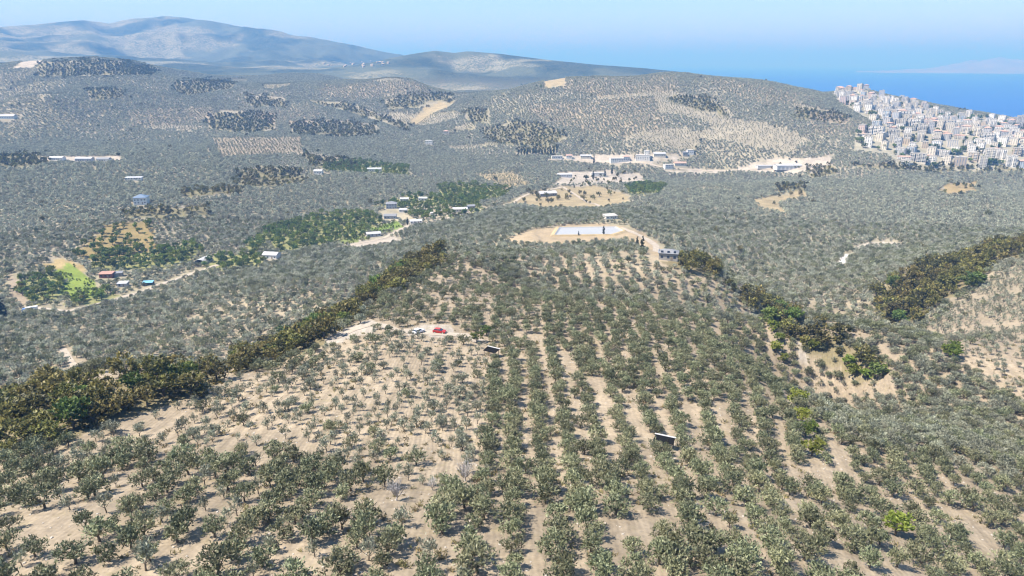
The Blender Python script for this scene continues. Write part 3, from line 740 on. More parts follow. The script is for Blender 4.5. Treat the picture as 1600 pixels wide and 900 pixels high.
lo = np.array([scl[q][0] for q in zn]); hi = np.array([scl[q][1] for q in zn])
NSC = lo+(hi-lo)*RS.rand(len(rx)); 
NYG = np.isin(zn, ['B', 'F', 'H']) & (RS.rand(len(rx)) < .86); NYG |= (zn == 'C') & (RS.rand(len(rx)) < .35); NYG |= (zn == 'G') & (RS.rand(len(rx)) < .12)
NSC = np.where(NYG, NSC*RS.uniform(.95, 1.25, len(rx)), NSC)
NGR = np.isin(zn, ['E', 'F', 'B', 'D']) & (RS.rand(len(rx)) < .6)
NZ = hz(rx, ry)

# far groves in parcels
XS0, XS1, YS0, YS1, CELL = -2300, 2300, 150, 3000, 12.0
gx, gy = np.meshgrid(np.arange(XS0, XS1, CELL)+CELL/2, np.arange(YS0, YS1, CELL)+CELL/2)
wx = gx + 50*(fbm(gx/150, gy/150, 14, 3)-.5); wy = gy + 50*(fbm(gx/150, gy/150, 15, 3)-.5)
seeds = []
while len(seeds) < 620:
    x_, y_ = RS.uniform(XS0, XS1), RS.uniform(YS0, YS1)
    if abs(math.atan2(x_, y_)) < .85: seeds.append((x_, y_))
seeds = np.array(seeds)
own = np.zeros(gx.shape, int)
for r_ in range(gx.shape[0]):
    own[r_] = np.argmin((wx[r_][:, None]-seeds[:, 0])**2 + (wy[r_][:, None]-seeds[:, 1])**2, axis=1)
#        spacing, step, angle, density, scale lo, hi, young
COMBO = [(4.3, 4.0, 10, .98, .78, 1.10, 0), (4.4, 4.1, -35, .98, .78, 1.10, 0), (4.2, 4.0, 60, .98, .78, 1.08, 0), (5.5, 4.0, 4, .92, .75, 1.02, 0), (6.0, 4.2, 24, .85, .85, 1.2, 1), (4.7, 4.3, -12, .95, .75, 1.10, 0), (5.7, 4.2, 80, .88, .75, 1.0, 0)]
pk = RS.choice(8, len(seeds), p=[.28, .24, .24, .06, .035, .12, .02, .005])
rs_ = np.hypot(seeds[:, 0], seeds[:, 1])
pk = np.where((pk == 7) & (rs_ < 1000), 0, pk); pk = np.where((pk == 4) & (rs_ < 1100), 5, pk); re = RS.rand(len(seeds)); pk = np.where((rs_ > 1350) & (re < .26), np.where(re < .10, 4, np.where(re < .25, 3, 7)), pk)
CMB = pk[own]
fx, fy, fs, fyg, fgr = [], [], [], [], []
for ci, (sp, stp, ang, dn, l_, h_, yg) in enumerate(COMBO):
    R_ = 3900; nn = int(R_*2/sp); mm = int(R_*2/stp)
    a_ = math.radians(ang); ca, sa = math.cos(a_), math.sin(a_)
    for c0 in range(0, nn, 200):
        uu, vv = np.meshgrid((np.arange(c0, min(nn, c0+200)))*sp-R_, np.arange(mm)*stp-R_)
        x_ = (uu*ca - vv*sa).ravel(); y_ = (uu*sa + vv*ca + 1400).ravel()
        r_ = np.hypot(x_, y_)
        k = (y_ > YS0) & (y_ < YS1-1) & (np.abs(x_) < XS1-1) & (np.abs(x_) < y_*1.05) & (r_ < 2750) & (r_ > 190)
        x_, y_ = x_[k], y_[k]
        if not len(x_): continue
        com = CMB[((y_-YS0)/CELL).astype(int), ((x_-XS0)/CELL).astype(int)]
        z_ = hz(x_, y_); px_, py_, _d = project(x_, y_, z_)
        # plots that carry a grove of their own kind
        for pl, c, kd in PLOTS:
            if kd: com = np.where(inpoly(px_, py_, pl), kd, com)
        k = (com == ci) & (RS.rand(len(x_)) < dn) & (px_ > -90) & (px_ < 1690) & (z_ > 3)
        x_, y_, z_, px_, py_ = x_[k], y_[k], z_[k], px_[k], py_[k]
        k = visible(x_, y_, z_, 8); x_, y_, z_, px_, py_ = x_[k], y_[k], z_[k], px_[k], py_[k]
        k = ~(inpoly(px_, py_, NH) & (np.hypot(x_, y_) < 470)); x_, y_, z_, px_, py_ = x_[k], y_[k], z_[k], px_[k], py_[k]
        k = zone(px_, py_) != '-'
        for pl in FARWOODS: k &= ~inpoly(px_, py_, pl)
        for pl in GREENS.values(): k &= ~inpoly(px_, py_, pl)
        k &= off_tracks(x_, y_) & clear(x_, y_)
        k &= RS.rand(len(x_)) < (.90 + .25*(fbm(x_/45, y_/45, 63, 2)-.35))
        x_, y_ = x_[k], y_[k]; n = len(x_)
        jt = 1.3+.9*(np.hypot(x_, y_) > 1000); fx.append(x_+jt*RS.uniform(-1, 1, n)); fy.append(y_+jt*RS.uniform(-1, 1, n)); fs.append(RS.uniform(l_, h_, n))
        fyg.append(np.full(n, yg)); fgr.append(RS.rand(n) < .55)
fx = np.concatenate(fx); fy = np.concatenate(fy); fs = np.concatenate(fs); fyg = np.concatenate(fyg).astype(bool); fgr = np.concatenate(fgr)

# ------------------------------------------------------------------ masses built with geometry nodes
def instancer(name, protos, x, y, z, rot, sc, ix, label, cat=None):
    n = len(x); me = bpy.data.meshes.new(name); me.vertices.add(n)
    me.vertices.foreach_set('co', np.stack([x, y, z], -1).astype(np.float32).ravel())
    me.attributes.new('ix', 'INT', 'POINT').data.foreach_set('value', np.asarray(ix, np.int32))
    rv = np.zeros((n, 3), np.float32); rv[:, 2] = rot
    me.attributes.new('rot', 'FLOAT_VECTOR', 'POINT').data.foreach_set('vector', rv.ravel())
    me.attributes.new('scl', 'FLOAT_VECTOR', 'POINT').data.foreach_set('vector', np.asarray(sc, np.float32).ravel())
    o = obj(name, me)
    pc = bpy.data.collections.new(name+'_kinds')
    for i, pm in enumerate(protos):
        po = bpy.data.objects.new('%s_kind_%02d' % (name, i), pm); pc.objects.link(po)
    g = bpy.data.node_groups.new(name, 'GeometryNodeTree')
    g.interface.new_socket('Geometry', in_out='INPUT', socket_type='NodeSocketGeometry'); g.interface.new_socket('Geometry', in_out='OUTPUT', socket_type='NodeSocketGeometry')
    gi = g.nodes.new('NodeGroupInput'); go = g.nodes.new('NodeGroupOutput')
    ip = g.nodes.new('GeometryNodeInstanceOnPoints'); ci = g.nodes.new('GeometryNodeCollectionInfo')
    ci.inputs[0].default_value = pc; ci.inputs['Separate Children'].default_value = True; ci.inputs['Reset Children'].default_value = True
    def na(nm, ty):
        q = g.nodes.new('GeometryNodeInputNamedAttribute'); q.data_type = ty; q.inputs[0].default_value = nm; return q.outputs[0]
    g.links.new(gi.outputs[0], ip.inputs['Points']); g.links.new(ci.outputs[0], ip.inputs['Instance'])
    ip.inputs['Pick Instance'].default_value = True
    g.links.new(na('ix', 'INT'), ip.inputs['Instance Index'])
    er = g.nodes.new('FunctionNodeEulerToRotation'); g.links.new(na('rot', 'FLOAT_VECTOR'), er.inputs[0]); g.links.new(er.outputs[0], ip.inputs['Rotation'])
    g.links.new(na('scl', 'FLOAT_VECTOR'), ip.inputs['Scale']); g.links.new(ip.outputs[0], go.inputs[0])
    md = o.modifiers.new('grow', 'NODES'); md.node_group = g
    return tag(o, label, cat, None, 'stuff')
OP = []
for lod in (0, 1, 2):
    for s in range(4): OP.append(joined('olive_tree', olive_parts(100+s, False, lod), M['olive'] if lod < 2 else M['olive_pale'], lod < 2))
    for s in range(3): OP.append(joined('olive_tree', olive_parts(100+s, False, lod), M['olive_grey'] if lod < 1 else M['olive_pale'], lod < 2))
    for s in range(3): OP.append(joined('young_olive_tree', olive_parts(200+s, True, lod), M['olive_grey'], lod < 2))
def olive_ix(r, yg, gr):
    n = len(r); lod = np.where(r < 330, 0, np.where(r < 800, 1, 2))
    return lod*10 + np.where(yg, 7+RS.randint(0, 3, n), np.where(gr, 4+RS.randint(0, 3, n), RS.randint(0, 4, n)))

# the 300 olive trees that show largest are things of their own
nd = np.sqrt(rx**2+ry**2+(NZ-CAMZ)**2)
inframe = (qx > -12) & (qx < 1612) & (qy < 935)
size = np.where(inframe & visible(rx, ry, NZ, 3), np.where(NYG, .62, 1.0)*NSC/nd, 0)
top = np.argsort(-size)[:300]
rest = np.setdiff1d(np.arange(len(rx)), top)
ax_ = np.concatenate([rx[rest], fx]); ay_ = np.concatenate([ry[rest], fy]); as_ = np.concatenate([NSC[rest], fs]); ayg = np.concatenate([NYG[rest], fyg]); agr = np.concatenate([NGR[rest], fgr])
az_ = hz(ax_, ay_); ar = np.hypot(ax_, ay_)
print('TREES', len(rx), len(fx), 'total', len(ax_))
sc3 = as_[:, None]*np.stack([RS.uniform(.9, 1.1, len(ax_)), RS.uniform(.9, 1.1, len(ax_)), RS.uniform(.85, 1.15, len(ax_))], -1)
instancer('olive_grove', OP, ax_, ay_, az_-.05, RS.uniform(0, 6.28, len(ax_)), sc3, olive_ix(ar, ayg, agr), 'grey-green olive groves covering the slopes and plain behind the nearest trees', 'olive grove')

CR = []
for s in range(9): 
    mb, tr = olive_parts(100+s); CR.append((mb.mesh('crown', M['olive'], tone=True), tr.mesh('trunk', M['bark'])))
for s in range(3):
    mb, tr = olive_parts(200+s, True); CR.append((mb.mesh('crown', M['olive_grey'], tone=True), tr.mesh('trunk', M['bark'])))
def tree(name, shape, loc, rz, sc, label, cat, group):
    t_ = empty(name, loc, rz); t_.scale = sc
    c = obj('crown', shape[0], t_); q = obj('trunk', shape[1], t_)
    return tag(t_, label, cat, group)
rows = sorted(set(rw[top])); rowno = {r_: i+1 for i, r_ in enumerate(rows)}
for r_ in rows:
    mem = [i for i in top if rw[i] == r_]; mem.sort(key=lambda i: -qy[i])
    for n_, i in enumerate(mem):
        yg = bool(NYG[i]); s_ = NSC[i]
        look = ('small sparse' if s_ < .8 else 'slim upright') if yg else ('broad bushy' if s_ > .84 else 'rounded' if s_ > .70 else 'small compact')
        tree('olive_tree', CR[9+random.randrange(3)] if yg else CR[random.randrange(9)], (rx[i], ry[i], NZ[i]-.05), random.uniform(0, 6.28),
             (s_*random.uniform(.92, 1.1), s_*random.uniform(.92, 1.1), s_*random.uniform(.88, 1.12)),
             '%s olive tree, %s up from the bottom in the %s row from the left' % (look, ordn(n_+1), ordn(rowno[r_])), 'olive tree', 'olive trees on the near slope')

# ------------------------------------------------------------------ woods and garden trees
def fill(poly, spacing, rmin, rmax, jit=.4, seed=1):
    pts = [at(px, py) for px, py in poly]
    xs = [p.x for p in pts]; ys = [p.y for p in pts]
    x_, y_ = np.meshgrid(np.arange(min(xs)-30, max(xs)+30, spacing), np.arange(min(ys)-60, max(ys)+60, spacing*.9))
    rs = np.random.RandomState(seed); x_ = (x_ + (np.arange(x_.shape[0]) % 2)[:, None]*spacing*.5).ravel(); y_ = y_.ravel()
    x_ = x_ + rs.uniform(-jit, jit, len(x_))*spacing; y_ = y_ + rs.uniform(-jit, jit, len(y_))*spacing
    z_ = hz(x_, y_); px_, py_, _ = project(x_, y_, z_); r_ = np.hypot(x_, y_)
    jw = 10 if rmin > 500 else 0
    k = inpoly(px_+(vnoise(x_/18, y_/40, 3)-.5)*2*jw, py_+(vnoise(x_/18, y_/40, 4)-.5)*jw, poly) & (r_ > rmin) & (r_ < rmax) & visible(x_, y_, z_, 5)
    return x_[k], y_[k], z_[k], px_[k]
MQ = []
for s in range(6):
    mb, tr = maquis_parts(300+s); MQ.append((mb.mesh('crown', M['maquis'], tone=True), tr.mesh('trunk', M['bark'])))
LF = [[], []]
for s in range(4):
    for w_, mt_ in enumerate(('leafy', 'bright')):
        mb, tr = leafy_parts(400+s); LF[w_].append((mb.mesh('crown', M[mt_], tone=True), tr.mesh('trunk', M['bark'])))
rest_w, rest_g = [], []
def wood(groups, spacing, rmin, rmax, keep, s0, tool):
    allt = []
    for wi, (where, pl) in enumerate(groups.items()):
        x_, y_, z_, px_ = fill(pl, spacing, rmin, rmax, seed=s0+wi); ok = off_tracks(x_, y_) & clear(x_, y_)
        for i in np.nonzero(ok)[0]: allt.append([where, x_[i], y_[i], z_[i], px_[i], random.uniform(.62, 1.45)*(1.25 if 'big dark wood' in where else 1.0)])
    allt.sort(key=lambda q: math.hypot(q[1], q[2])/q[5])
    near = [q for q in allt if -5 < q[4] < 1605 and visible(np.array([q[1]]), np.array([q[2]]), np.array([q[3]]), 2.5)[0]][:keep]
    ids = set(id(q) for q in near)
    for where in groups:
        mem = sorted([q for q in near if q[0] == where], key=lambda q: q[4])
        for n_, q in enumerate(mem): tool(where, n_, q)
    return [q for q in allt if id(q) not in ids]
def oak(where, n_, q):
    s_ = q[5]; gr = random.random() < .15
    tree('evergreen_oak', LF[0][random.randrange(4)] if gr else MQ[random.randrange(6)], (q[1], q[2], q[3]-.1), random.uniform(0, 6.28), (s_*random.uniform(.95, 1.2), s_*random.uniform(.95, 1.2), s_*random.uniform(.68, 1.0)),
         '%s tree, %s from the left in %s' % ('mid-green' if gr else 'dark brownish-green', ordn(n_+1), where), 'tree', 'dark woodland trees')
rest_w = wood(WOODS, 5.6, 120, 560, 290, 20, oak)
LM = [[joined('broadleaf_tree', leafy_parts(500+s, 1), M[mt_]) for s in range(4)] for mt_ in ('leafy', 'bright')]
def garden(where, n_, q):
    b_ = random.random() < .42; s_ = q[5]*.85
    o = obj('broadleaf_tree', LM[b_][random.randrange(4)]); o.location = (q[1], q[2], q[3]-.1); o.rotation_euler = (0, 0, random.uniform(0, 6.28)); o.scale = (s_*1.05, s_*1.05, s_*random.uniform(.8, 1.1))
    tag(o, '%s tree, %s from the left among %s' % ('yellow-green' if b_ else 'dark leafy', ordn(n_+1), where), 'tree', 'garden trees of the valley')
rest_g = wood(GREENS, 7.2, 380, 1300, 260, 60, garden)
nm_, ng_ = len(rest_w), len(rest_g)
print('WOODS', nm_, 'GARDEN', ng_)
BRL = ['topmost', 'second', 'third', 'fourth', 'lowest']
for i, p in enumerate(P_BR):
    s_ = random.uniform(.7, .95); px, py = BR[i]
    if i < 5: lab = 'bright green bushy tree, %s of the green column in the right grove' % BRL[i]
    elif i < 9: lab = 'bright green bush, %s down in the olive rows right of centre' % ordn(i-4)
    else: lab = ['bright green bush beside the pale path on the right slope','bright green tree at the lower end of the right gully','yellow-green tree in front of the lower gully belt','small green bush at the foot of the right gully','bright green bush low in the right foreground grove','bright green bush on the sparse right slope, left one','bright green bush on the sparse right slope, front one','bright green bush on the sparse right slope, right one','round green tree beside the small shed right of the cars','green bush just left of the small shed by the cars'][i-9]
    tree('green_bush', LF[1 if i < 17 else 0][random.randrange(4)], (p.x, p.y, p.z-.1), random.uniform(0, 6.28), (s_*1.05, s_*1.05, s_*.8), lab, 'tree', 'green bushes among the olives')
# far woods as one mass
wx_, wy_, wz_ = [], [], []
for i, pl in enumerate(FARWOODS):
    x_, y_, z_, _ = fill(pl, 8.5, 560, 3300, seed=90+i); wx_.append(x_); wy_.append(y_); wz_.append(z_)
# dark trees scattered along field edges
n = 2600; rr = np.sqrt(RS.uniform(560**2, 2700**2, n)); aa = RS.uniform(-.78, .78, n); x_, y_ = rr*np.sin(aa), rr*np.cos(aa)
ce = CMB[np.clip(((y_-YS0)/CELL).astype(int), 0, CMB.shape[0]-1), np.clip(((x_-XS0)/CELL).astype(int), 0, CMB.shape[1]-1)]
oi = own[np.clip(((y_-YS0)/CELL).astype(int), 0, CMB.shape[0]-1), np.clip(((x_-XS0)/CELL).astype(int), 0, CMB.shape[1]-1)]
oj = own[np.clip(((y_-YS0)/CELL).astype(int)+1, 0, CMB.shape[0]-1), np.clip(((x_-XS0)/CELL).astype(int), 0, CMB.shape[1]-1)]
ok_ = own[np.clip(((y_-YS0)/CELL).astype(int), 0, CMB.shape[0]-1), np.clip(((x_-XS0)/CELL).astype(int)+1, 0, CMB.shape[1]-1)]
z_ = hz(x_, y_); px_, py_, _ = project(x_, y_, z_)
k = (((oi != oj) | (oi != ok_)) & (RS.rand(n) < .8)) & clear(x_, y_) & (z_ > 3) & (zone(px_, py_) != '-') & visible(x_, y_, z_, 8)
wx_.append(x_[k]); wy_.append(y_[k]); wz_.append(z_[k])
rw_ = np.array([[q[1], q[2], q[3]] for q in rest_w+rest_g]); wx_.append(rw_[:, 0]); wy_.append(rw_[:, 1]); wz_.append(rw_[:, 2])
x_, y_, z_, _ = fill(PLOTS[12][0], 7.0, 400, 900, seed=77); k = RS.rand(len(x_)) < .5; wx_last = x_[k]; wx_.append(x_[k]); wy_.append(y_[k]); wz_.append(z_[k])
isg = len(rest_w)+sum(len(a_) for a_ in wx_[:-2])
for pi in (1, 2, 3, 4, 5, 16, 17):     # trees that break up the bare fields
    x_, y_, z_, _ = fill(PLOTS[pi][0], 11.0, 560, 2200, seed=150+pi); k = RS.rand(len(x_)) < (.16 if pi != 2 else .3); wx_.append(x_[k]); wy_.append(y_[k]); wz_.append(z_[k])
wx_ = np.concatenate(wx_); wy_ = np.concatenate(wy_); wz_ = np.concatenate(wz_); n = len(wx_)
FW = [joined('woodland_tree', maquis_parts(600+s, 1 if s < 3 else 2), M['maquis'], False) for s in range(6)] + [LM[0][0], LM[0][1], LM[1][0]]
s3 = RS.uniform(.45, 1.2, n)[:, None]*np.ones((1, 3))
instancer('woodland', FW, wx_, wy_, wz_, RS.uniform(0, 6.28, n), s3, np.where((np.arange(n) >= isg) & (np.arange(n) < isg+len(rest_g)+len(wx_last)), RS.randint(6, 9, n), np.where(np.hypot(wx_, wy_) < 1000, RS.randint(0, 3, n), RS.randint(3, 6, n))), 'dark patches of woodland scattered over the far hills and field edges', 'woodland')
n = 9000; rr = np.sqrt(RS.uniform(55**2, 300**2, n)); aa = RS.uniform(-.82, .82, n); x_, y_ = rr*np.sin(aa), rr*np.cos(aa); z_ = hz(x_, y_)
k = (fbm(x_/9, y_/9, 71, 3) > .47) & visible(x_, y_, z_, .5) & off_tracks(x_, y_); x_, y_, z_ = x_[k], y_[k], z_[k]; n = len(x_)
M['weed'] = foliage('dry_weeds', (0.10, 0.095, 0.04), (0.34, 0.29, 0.14), .3, .4); WDS = []
for s_ in range(4):
    rg_ = random.Random(900+s_); mb = MB(); leaf_cloud(mb, rg_, [(0, 0, .12, .32, .5), (.25, .1, .1, .2, .5)], 7, 4, .34, .09, up=.9, inner=.2, spread=.25); WDS.append(mb.mesh('weed_tuft', M['weed'], tone=True))
instancer('weeds', WDS, x_, y_, z_-.03, RS.uniform(0, 6.28, n), RS.uniform(.6, 2.2, n)[:, None]*np.ones((1, 3)), RS.randint(0, 4, n), 'low dry weeds on the ploughed soil of the near slope', 'weeds')
mx_ = [fill(PLOTS[i][0], 3.4, 380, 1100, seed=200+i) for i in (8, 9, 10)]
x_, y_, z_ = (np.concatenate([m_[j] for m_ in mx_]) for j in range(3)); k = fbm(x_/14, y_/14, 81, 2) > .46; x_, y_, z_ = x_[k], y_[k], z_[k]; n = len(x_)
instancer('meadow_shrubs', [LM[1][0], LM[1][1], LM[0][2]], x_, y_, z_-.2, RS.uniform(0, 6.28, n), RS.uniform(.14, .42, n)[:, None]*np.ones((1, 3)), RS.choice(3, n, p=[.42, .42, .16]), 'low bright green shrubs covering the small meadows in the valley', 'shrubs')
def stone(seed):
    rg_ = random.Random(seed); mb = MB(); n_ = 6
    lo_ = [(math.cos(i*6.283/n_)*rg_.uniform(.8, 1.1), math.sin(i*6.283/n_)*rg_.uniform(.8, 1.1), -.2) for i in range(n_)]; up_ = [(x*.72+rg_.uniform(-.1, .1), y*.72, rg_.uniform(.4, .65)) for x, y, z in lo_]
    for i in range(n_): mb.quad(lo_[i], lo_[(i+1) % n_], up_[(i+1) % n_], up_[i])
    mb.poly(up_); return mb.mesh('stone', M['rock'])
M['rock'] = simple('pale_field_stone', (.36, .33, .29), .9, .25, 3)
n = 7000; rr = np.sqrt(RS.uniform(58**2, 260**2, n)); aa = RS.uniform(-.82, .82, n); x_, y_ = rr*np.sin(aa), rr*np.cos(aa); z_ = hz(x_, y_)
k = (fbm(x_/13, y_/13, 87, 3) > .5) & visible(x_, y_, z_, .5); x_, y_, z_ = x_[k], y_[k], z_[k]; n = len(x_)
instancer('stones', [stone(1), stone(2), stone(3)], x_, y_, z_, RS.uniform(0, 6.28, n), (RS.uniform(.08, .32, n)**1.0)[:, None]*np.array([[1, .8, .7]]), RS.randint(0, 3, n), 'loose pale stones scattered over the near soil', 'stones')
# dead grey trees on the near slope
def dead(p, s, lab):
    rng = random.Random(int(p.x*7)); t_ = empty('dead_tree', p, rng.random()*6); mb = MB()
    t_.scale = (s, s, s)
    trunk_mb(rng, .7, .12, 3, .8).build('trunk', M['twig'], t_)
    for k in range(34):
        a = rng.uniform(0, 6.28); r = rng.uniform(.4, 1.5); e = Vector((math.cos(a)*r, math.sin(a)*r, rng.uniform(1.8, 3.6))); b = Vector((math.cos(a)*r*.25, math.sin(a)*r*.25, rng.uniform(.6, 1.3)))
        m_ = b.lerp(e, .55)+rnd_dir(rng)*.15
        mb.tube(b, m_, .045, .035, 3); mb.tube(m_, e, .035, .015, 3)
        for q in range(3): mb.tube(m_.lerp(e, q/3), m_.lerp(e, q/3)+rnd_dir(rng, .6)*.6, .022, .01, 3)
    mb.build('crown', M['twig'], t_); tag(t_, lab, 'dead tree', 'bare grey trees')
for p, s, l in zip(P_DEAD, (1.1, 1.2, .7), ('bare pale grey tree left of centre on the open soil', 'large bare grey tree standing by the edge of the sparse rows', 'low bare grey shrub between the two bare trees')): dead(p, s, l)
# cypresses
cmb, ctr = cypress_parts(1); CYP = (cmb.mesh('crown', M['cypress'], tone=True), ctr.mesh('trunk', M['bark']))
for i, (px, py, s, lab) in enumerate([(904,369,.42,'small dark cypress on the reservoir bank, left one'),(943,367,.75,'dark cypress standing before the reservoir'),(995,386,.8,'tall cypress beside the road below the reservoir'),(1003,392,.8,'cypress just right of the taller one below the reservoir'),
   (928,256,1.3,'tall dark cypress left of the white farm buildings'),(927,281,1.3,'tall cypress at the left end of the white wall'),(945,276,1.1,'slim cypress in front of the white wall'),(956,273,1.3,'tall cypress at the right end of the white wall'),(992,248,.9,'dark cypress between the white farm houses'),(637,352,.8,'dark cypress by the valley houses'),
   (7,498,1.35,'tall dark tree at the left frame edge above the track'),(2,500,1.2,'dark tall tree cut by the left frame edge')]):
    p = at(px, py); tree('cypress', CYP, p, i*1.3, (s*1.25, s*1.25, s), lab, 'cypress', 'cypresses')
for i in range(14):
    p = at(810+i*4.6, 241+random.uniform(-2, 2)); s = random.uniform(.9, 1.5); tree('cypress', CYP, p, i, (s*1.2, s*1.2, s), 'dark slim tree, %s from the left in the row below the hill' % ordn(i+1), 'cypress', 'row of slim trees below the hill')
for i in range(12):
    px, py = [(1202,125),(1205,126),(1209,127),(1214,127),(1244,131),(1248,132),(1256,134),(815,134),(822,133),(838,137),(845,138),(912,119)][i]
    p = at(px, py); o = obj('hilltop_tree', LM[0][i % 4]); o.location = p; o.scale = (1.3,)*3; tag(o, 'dark tree on the far hill crest, %s from the right' % ordn([6,5,4.5,4,3,2,1,12,11,10,9,8][i] if False else 12-i), 'tree', 'trees on the far hill crest')

# ------------------------------------------------------------------ houses, sheds
def hip(mb, w, d, z, h, over=.6, ridge=.35):
    a, b = w/2+over, d/2+over; r = max(0, a-b*(1-ridge*0)) if w > d else 0; rr_ = max(w-d, 0)/2
    p = [(-a,-b,z),(a,-b,z),(a,b,z),(-a,b,z),(-rr_,0,z+h),(rr_,0,z+h)]
    q = [(x, y, z-.22) for x, y, z in p[:4]]
    i = len(mb.v); mb.v += p+q; mb.t += [.5]*10
    for f in ((0,1,5,4),(2,3,4,5),(1,2,5),(3,0,4),(6,7,1,0),(7,8,2,1),(8,9,3,2),(9,6,0,3),(9,8,7,6)): mb.f.append(tuple(i+k for k in f))
def house(name, px, py, w, d, h, wall, roof, style, label, cat='house', rz=0.0, floors=1, group='farm buildings of the valley'):
    p = at(px, py); zz = min(float(hz(p.x+dx*w/2, p.y+dy*d/2)) for dx in (-1, 0, 1) for dy in (-1, 0, 1)); zt = max(float(hz(p.x+dx*w/2, p.y+dy*d/2)) for dx in (-1, 0, 1) for dy in (-1, 0, 1))
    base = zt-zz; t_ = empty(name, (p.x, p.y, zz), rz)
    H = h+min(base, 3)
    MB().box((0, 0, H/2-.4), (w, d, H+.8)).build('wall', M['wall_'+wall], t_)
    r_ = MB()
    if style == 'hip': hip(r_, w, d, H+.02, min(w, d)*.24)
    elif style == 'gable':
        a, b = w/2+.5, d/2+.5; r_.prism([(-b, H+.02), (b, H+.02), (0, H+.02+d*.22)], -a, a)
        r_.v = [(y, x, z) for x, y, z in r_.v]; r_.f = [tuple(reversed(f)) for f in r_.f]
    elif style == 'shed':
        a, b = w/2+.4, d/2+.4; r_.hexa([(-a,-b,H+.02),(a,-b,H+.02),(a,b,H+.02),(-a,b,H+.02),(-a,-b,H+.22),(a,-b,H+.22),(a,b,H+.9),(-a,b,H+.9)])
    else: r_.box((0, 0, H+.16), (w+.5, d+.5, .3))
    r_.build('roof', M[roof], t_)
    MB().box((w*.18, -d/2-.03, H-h+1.05), (1.1, .1, 2.1)).build('door', M['wood'], t_)
    wm = MB().box((0, 0, 0), (1.3, .1, 1.2)).mesh('window', M['glass'])
    nw = max(1, int(w/3.2))
    for f in range(floors):
        for k in range(nw):
            xk = (k+.5)/nw*w-w/2
            if f == 0 and abs(xk-w*.18) < 1.3: continue
            o = obj('window', wm, t_); o.location = (xk, -d/2-.03, H-h+1.7+f*2.9)
        o = obj('window', wm, t_); o.location = (-w/2-.03, 0, H-h+1.7+f*2.9); o.rotation_euler = (0, 0, math.pi/2)
    return tag(t_, label, cat, group)
for h_ in HS: house(*h_)
# warehouse in the sandy yard
wp = at(1230, 264); wt = empty('warehouse', wp, .05)
MB().box((0, 0, 3), (44, 16, 8)).build('wall', M['wall_white'], wt); rm = MB(); rm.prism([(-8.5, 7.02), (8.5, 7.02), (0, 9.2)], -22.5, 22.5); rm.v = [(y, x, z) for x, y, z in rm.v]; rm.f = [tuple(reversed(f)) for f in rm.f]; rm.build('roof', M['tin'], wt)
for k in range(6): MB().box((-18+k*7.2, -8.04, 2.2), (4, .12, 4.2)).build('door', M['wall_pale_grey'], wt)
tag(wt, 'long white warehouse with ridged roof in the sandy yard', 'warehouse')
wp = at(1195, 262); wt = empty('warehouse', wp, .05); MB().box((0, 0, 1.5), (30, 10, 5)).build('wall', M['wall_white'], wt); MB().box((0, 0, 4.16), (31, 11, .3)).build('roof', M['tin'], wt)
tag(wt, 'low white shed left of the long warehouse in the yard', 'warehouse')
# arched barn by the valley road
bp_ = at(312, 413); bt = empty('arched_barn', bp_, -.15); R_ = 5.6; L_ = 13; sh = MB(); na_ = 14
arc = [(R_*math.cos(math.pi*k/na_), .2+R_*.72*math.sin(math.pi*k/na_)) for k in range(na_+1)]; arci = [(x*.96, z*.96) for x, z in arc]
for k in range(na_):
    (x0, z0), (x1, z1) = arc[k], arc[k+1]; (u0, w0), (u1, w1) = arci[k], arci[k+1]
    sh.hexa([(x0, 0, z0), (x1, 0, z1), (u1, 0, w1), (u0, 0, w0), (x0, L_, z0), (x1, L_, z1), (u1, L_, w1), (u0, L_, w0)])
sh.build('roof', M['tin'], bt); bk = MB(); bk.prism([(x*.95, z*.95) for x, z in arc]+[(-R_*.95, -.8), (R_*.95, -.8)][:0], L_-.3, L_-.1); bk.build('wall', M['wall_pale_grey'], bt)
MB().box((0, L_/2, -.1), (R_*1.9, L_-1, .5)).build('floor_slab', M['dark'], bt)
tag(bt, 'white arched barn with dark open front by the valley road', 'barn')
# blue tarpaulin canopy
def canopy(name, p, w, d, h0, h1, rz, roofm, lab, post='wood', drop=True):
    t_ = empty(name, p, rz); 
    mb = MB(); n = 6
    for i in range(n):
        x0 = -w/2+w*i/n; x1 = x0+w/n-.02
        mb.hexa([(x0,-d/2,h0),(x1,-d/2,h0),(x1,d/2,h1),(x0,d/2,h1),(x0,-d/2,h0+.07+.03*(i % 2)),(x1,-d/2,h0+.07+.03*(i % 2)),(x1,d/2,h1+.07+.03*(i % 2)),(x0,d/2,h1+.07+.03*(i % 2))])
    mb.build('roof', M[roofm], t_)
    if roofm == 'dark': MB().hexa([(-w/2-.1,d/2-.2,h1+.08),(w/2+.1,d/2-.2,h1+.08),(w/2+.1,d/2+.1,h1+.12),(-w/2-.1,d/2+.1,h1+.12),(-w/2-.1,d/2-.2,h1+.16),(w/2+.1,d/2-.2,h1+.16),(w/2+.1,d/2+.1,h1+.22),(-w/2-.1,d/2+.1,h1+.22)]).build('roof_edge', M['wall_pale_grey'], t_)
    pm = {}
    for sx in (-1, 0, 1):
        for sy in (-1, 1):
            hh = h0 if sy < 0 else h1
            MB().box((sx*(w/2-.25), sy*(d/2-.25), hh/2-.3), (.14, .14, hh+.6)).build('post', M[post], t_)
    if drop and roofm != 'dark':
        MB().box((0, d/2-.12, h1/2-.25), (w-.3, .08, h1+.3)).build('back_wall', M['wood'], t_)
        MB().box((-w/2+.12, 0, h0/2-.2), (.08, d-.5, h0)).build('side_wall', M['wood'], t_)
    return tag(t_, lab, 'shelter')
canopy('tarp_shelter', at(232, 445), 8, 5, 2.3, 2.9, .2, 'tarp', 'blue tarpaulin shelter beside the valley road')
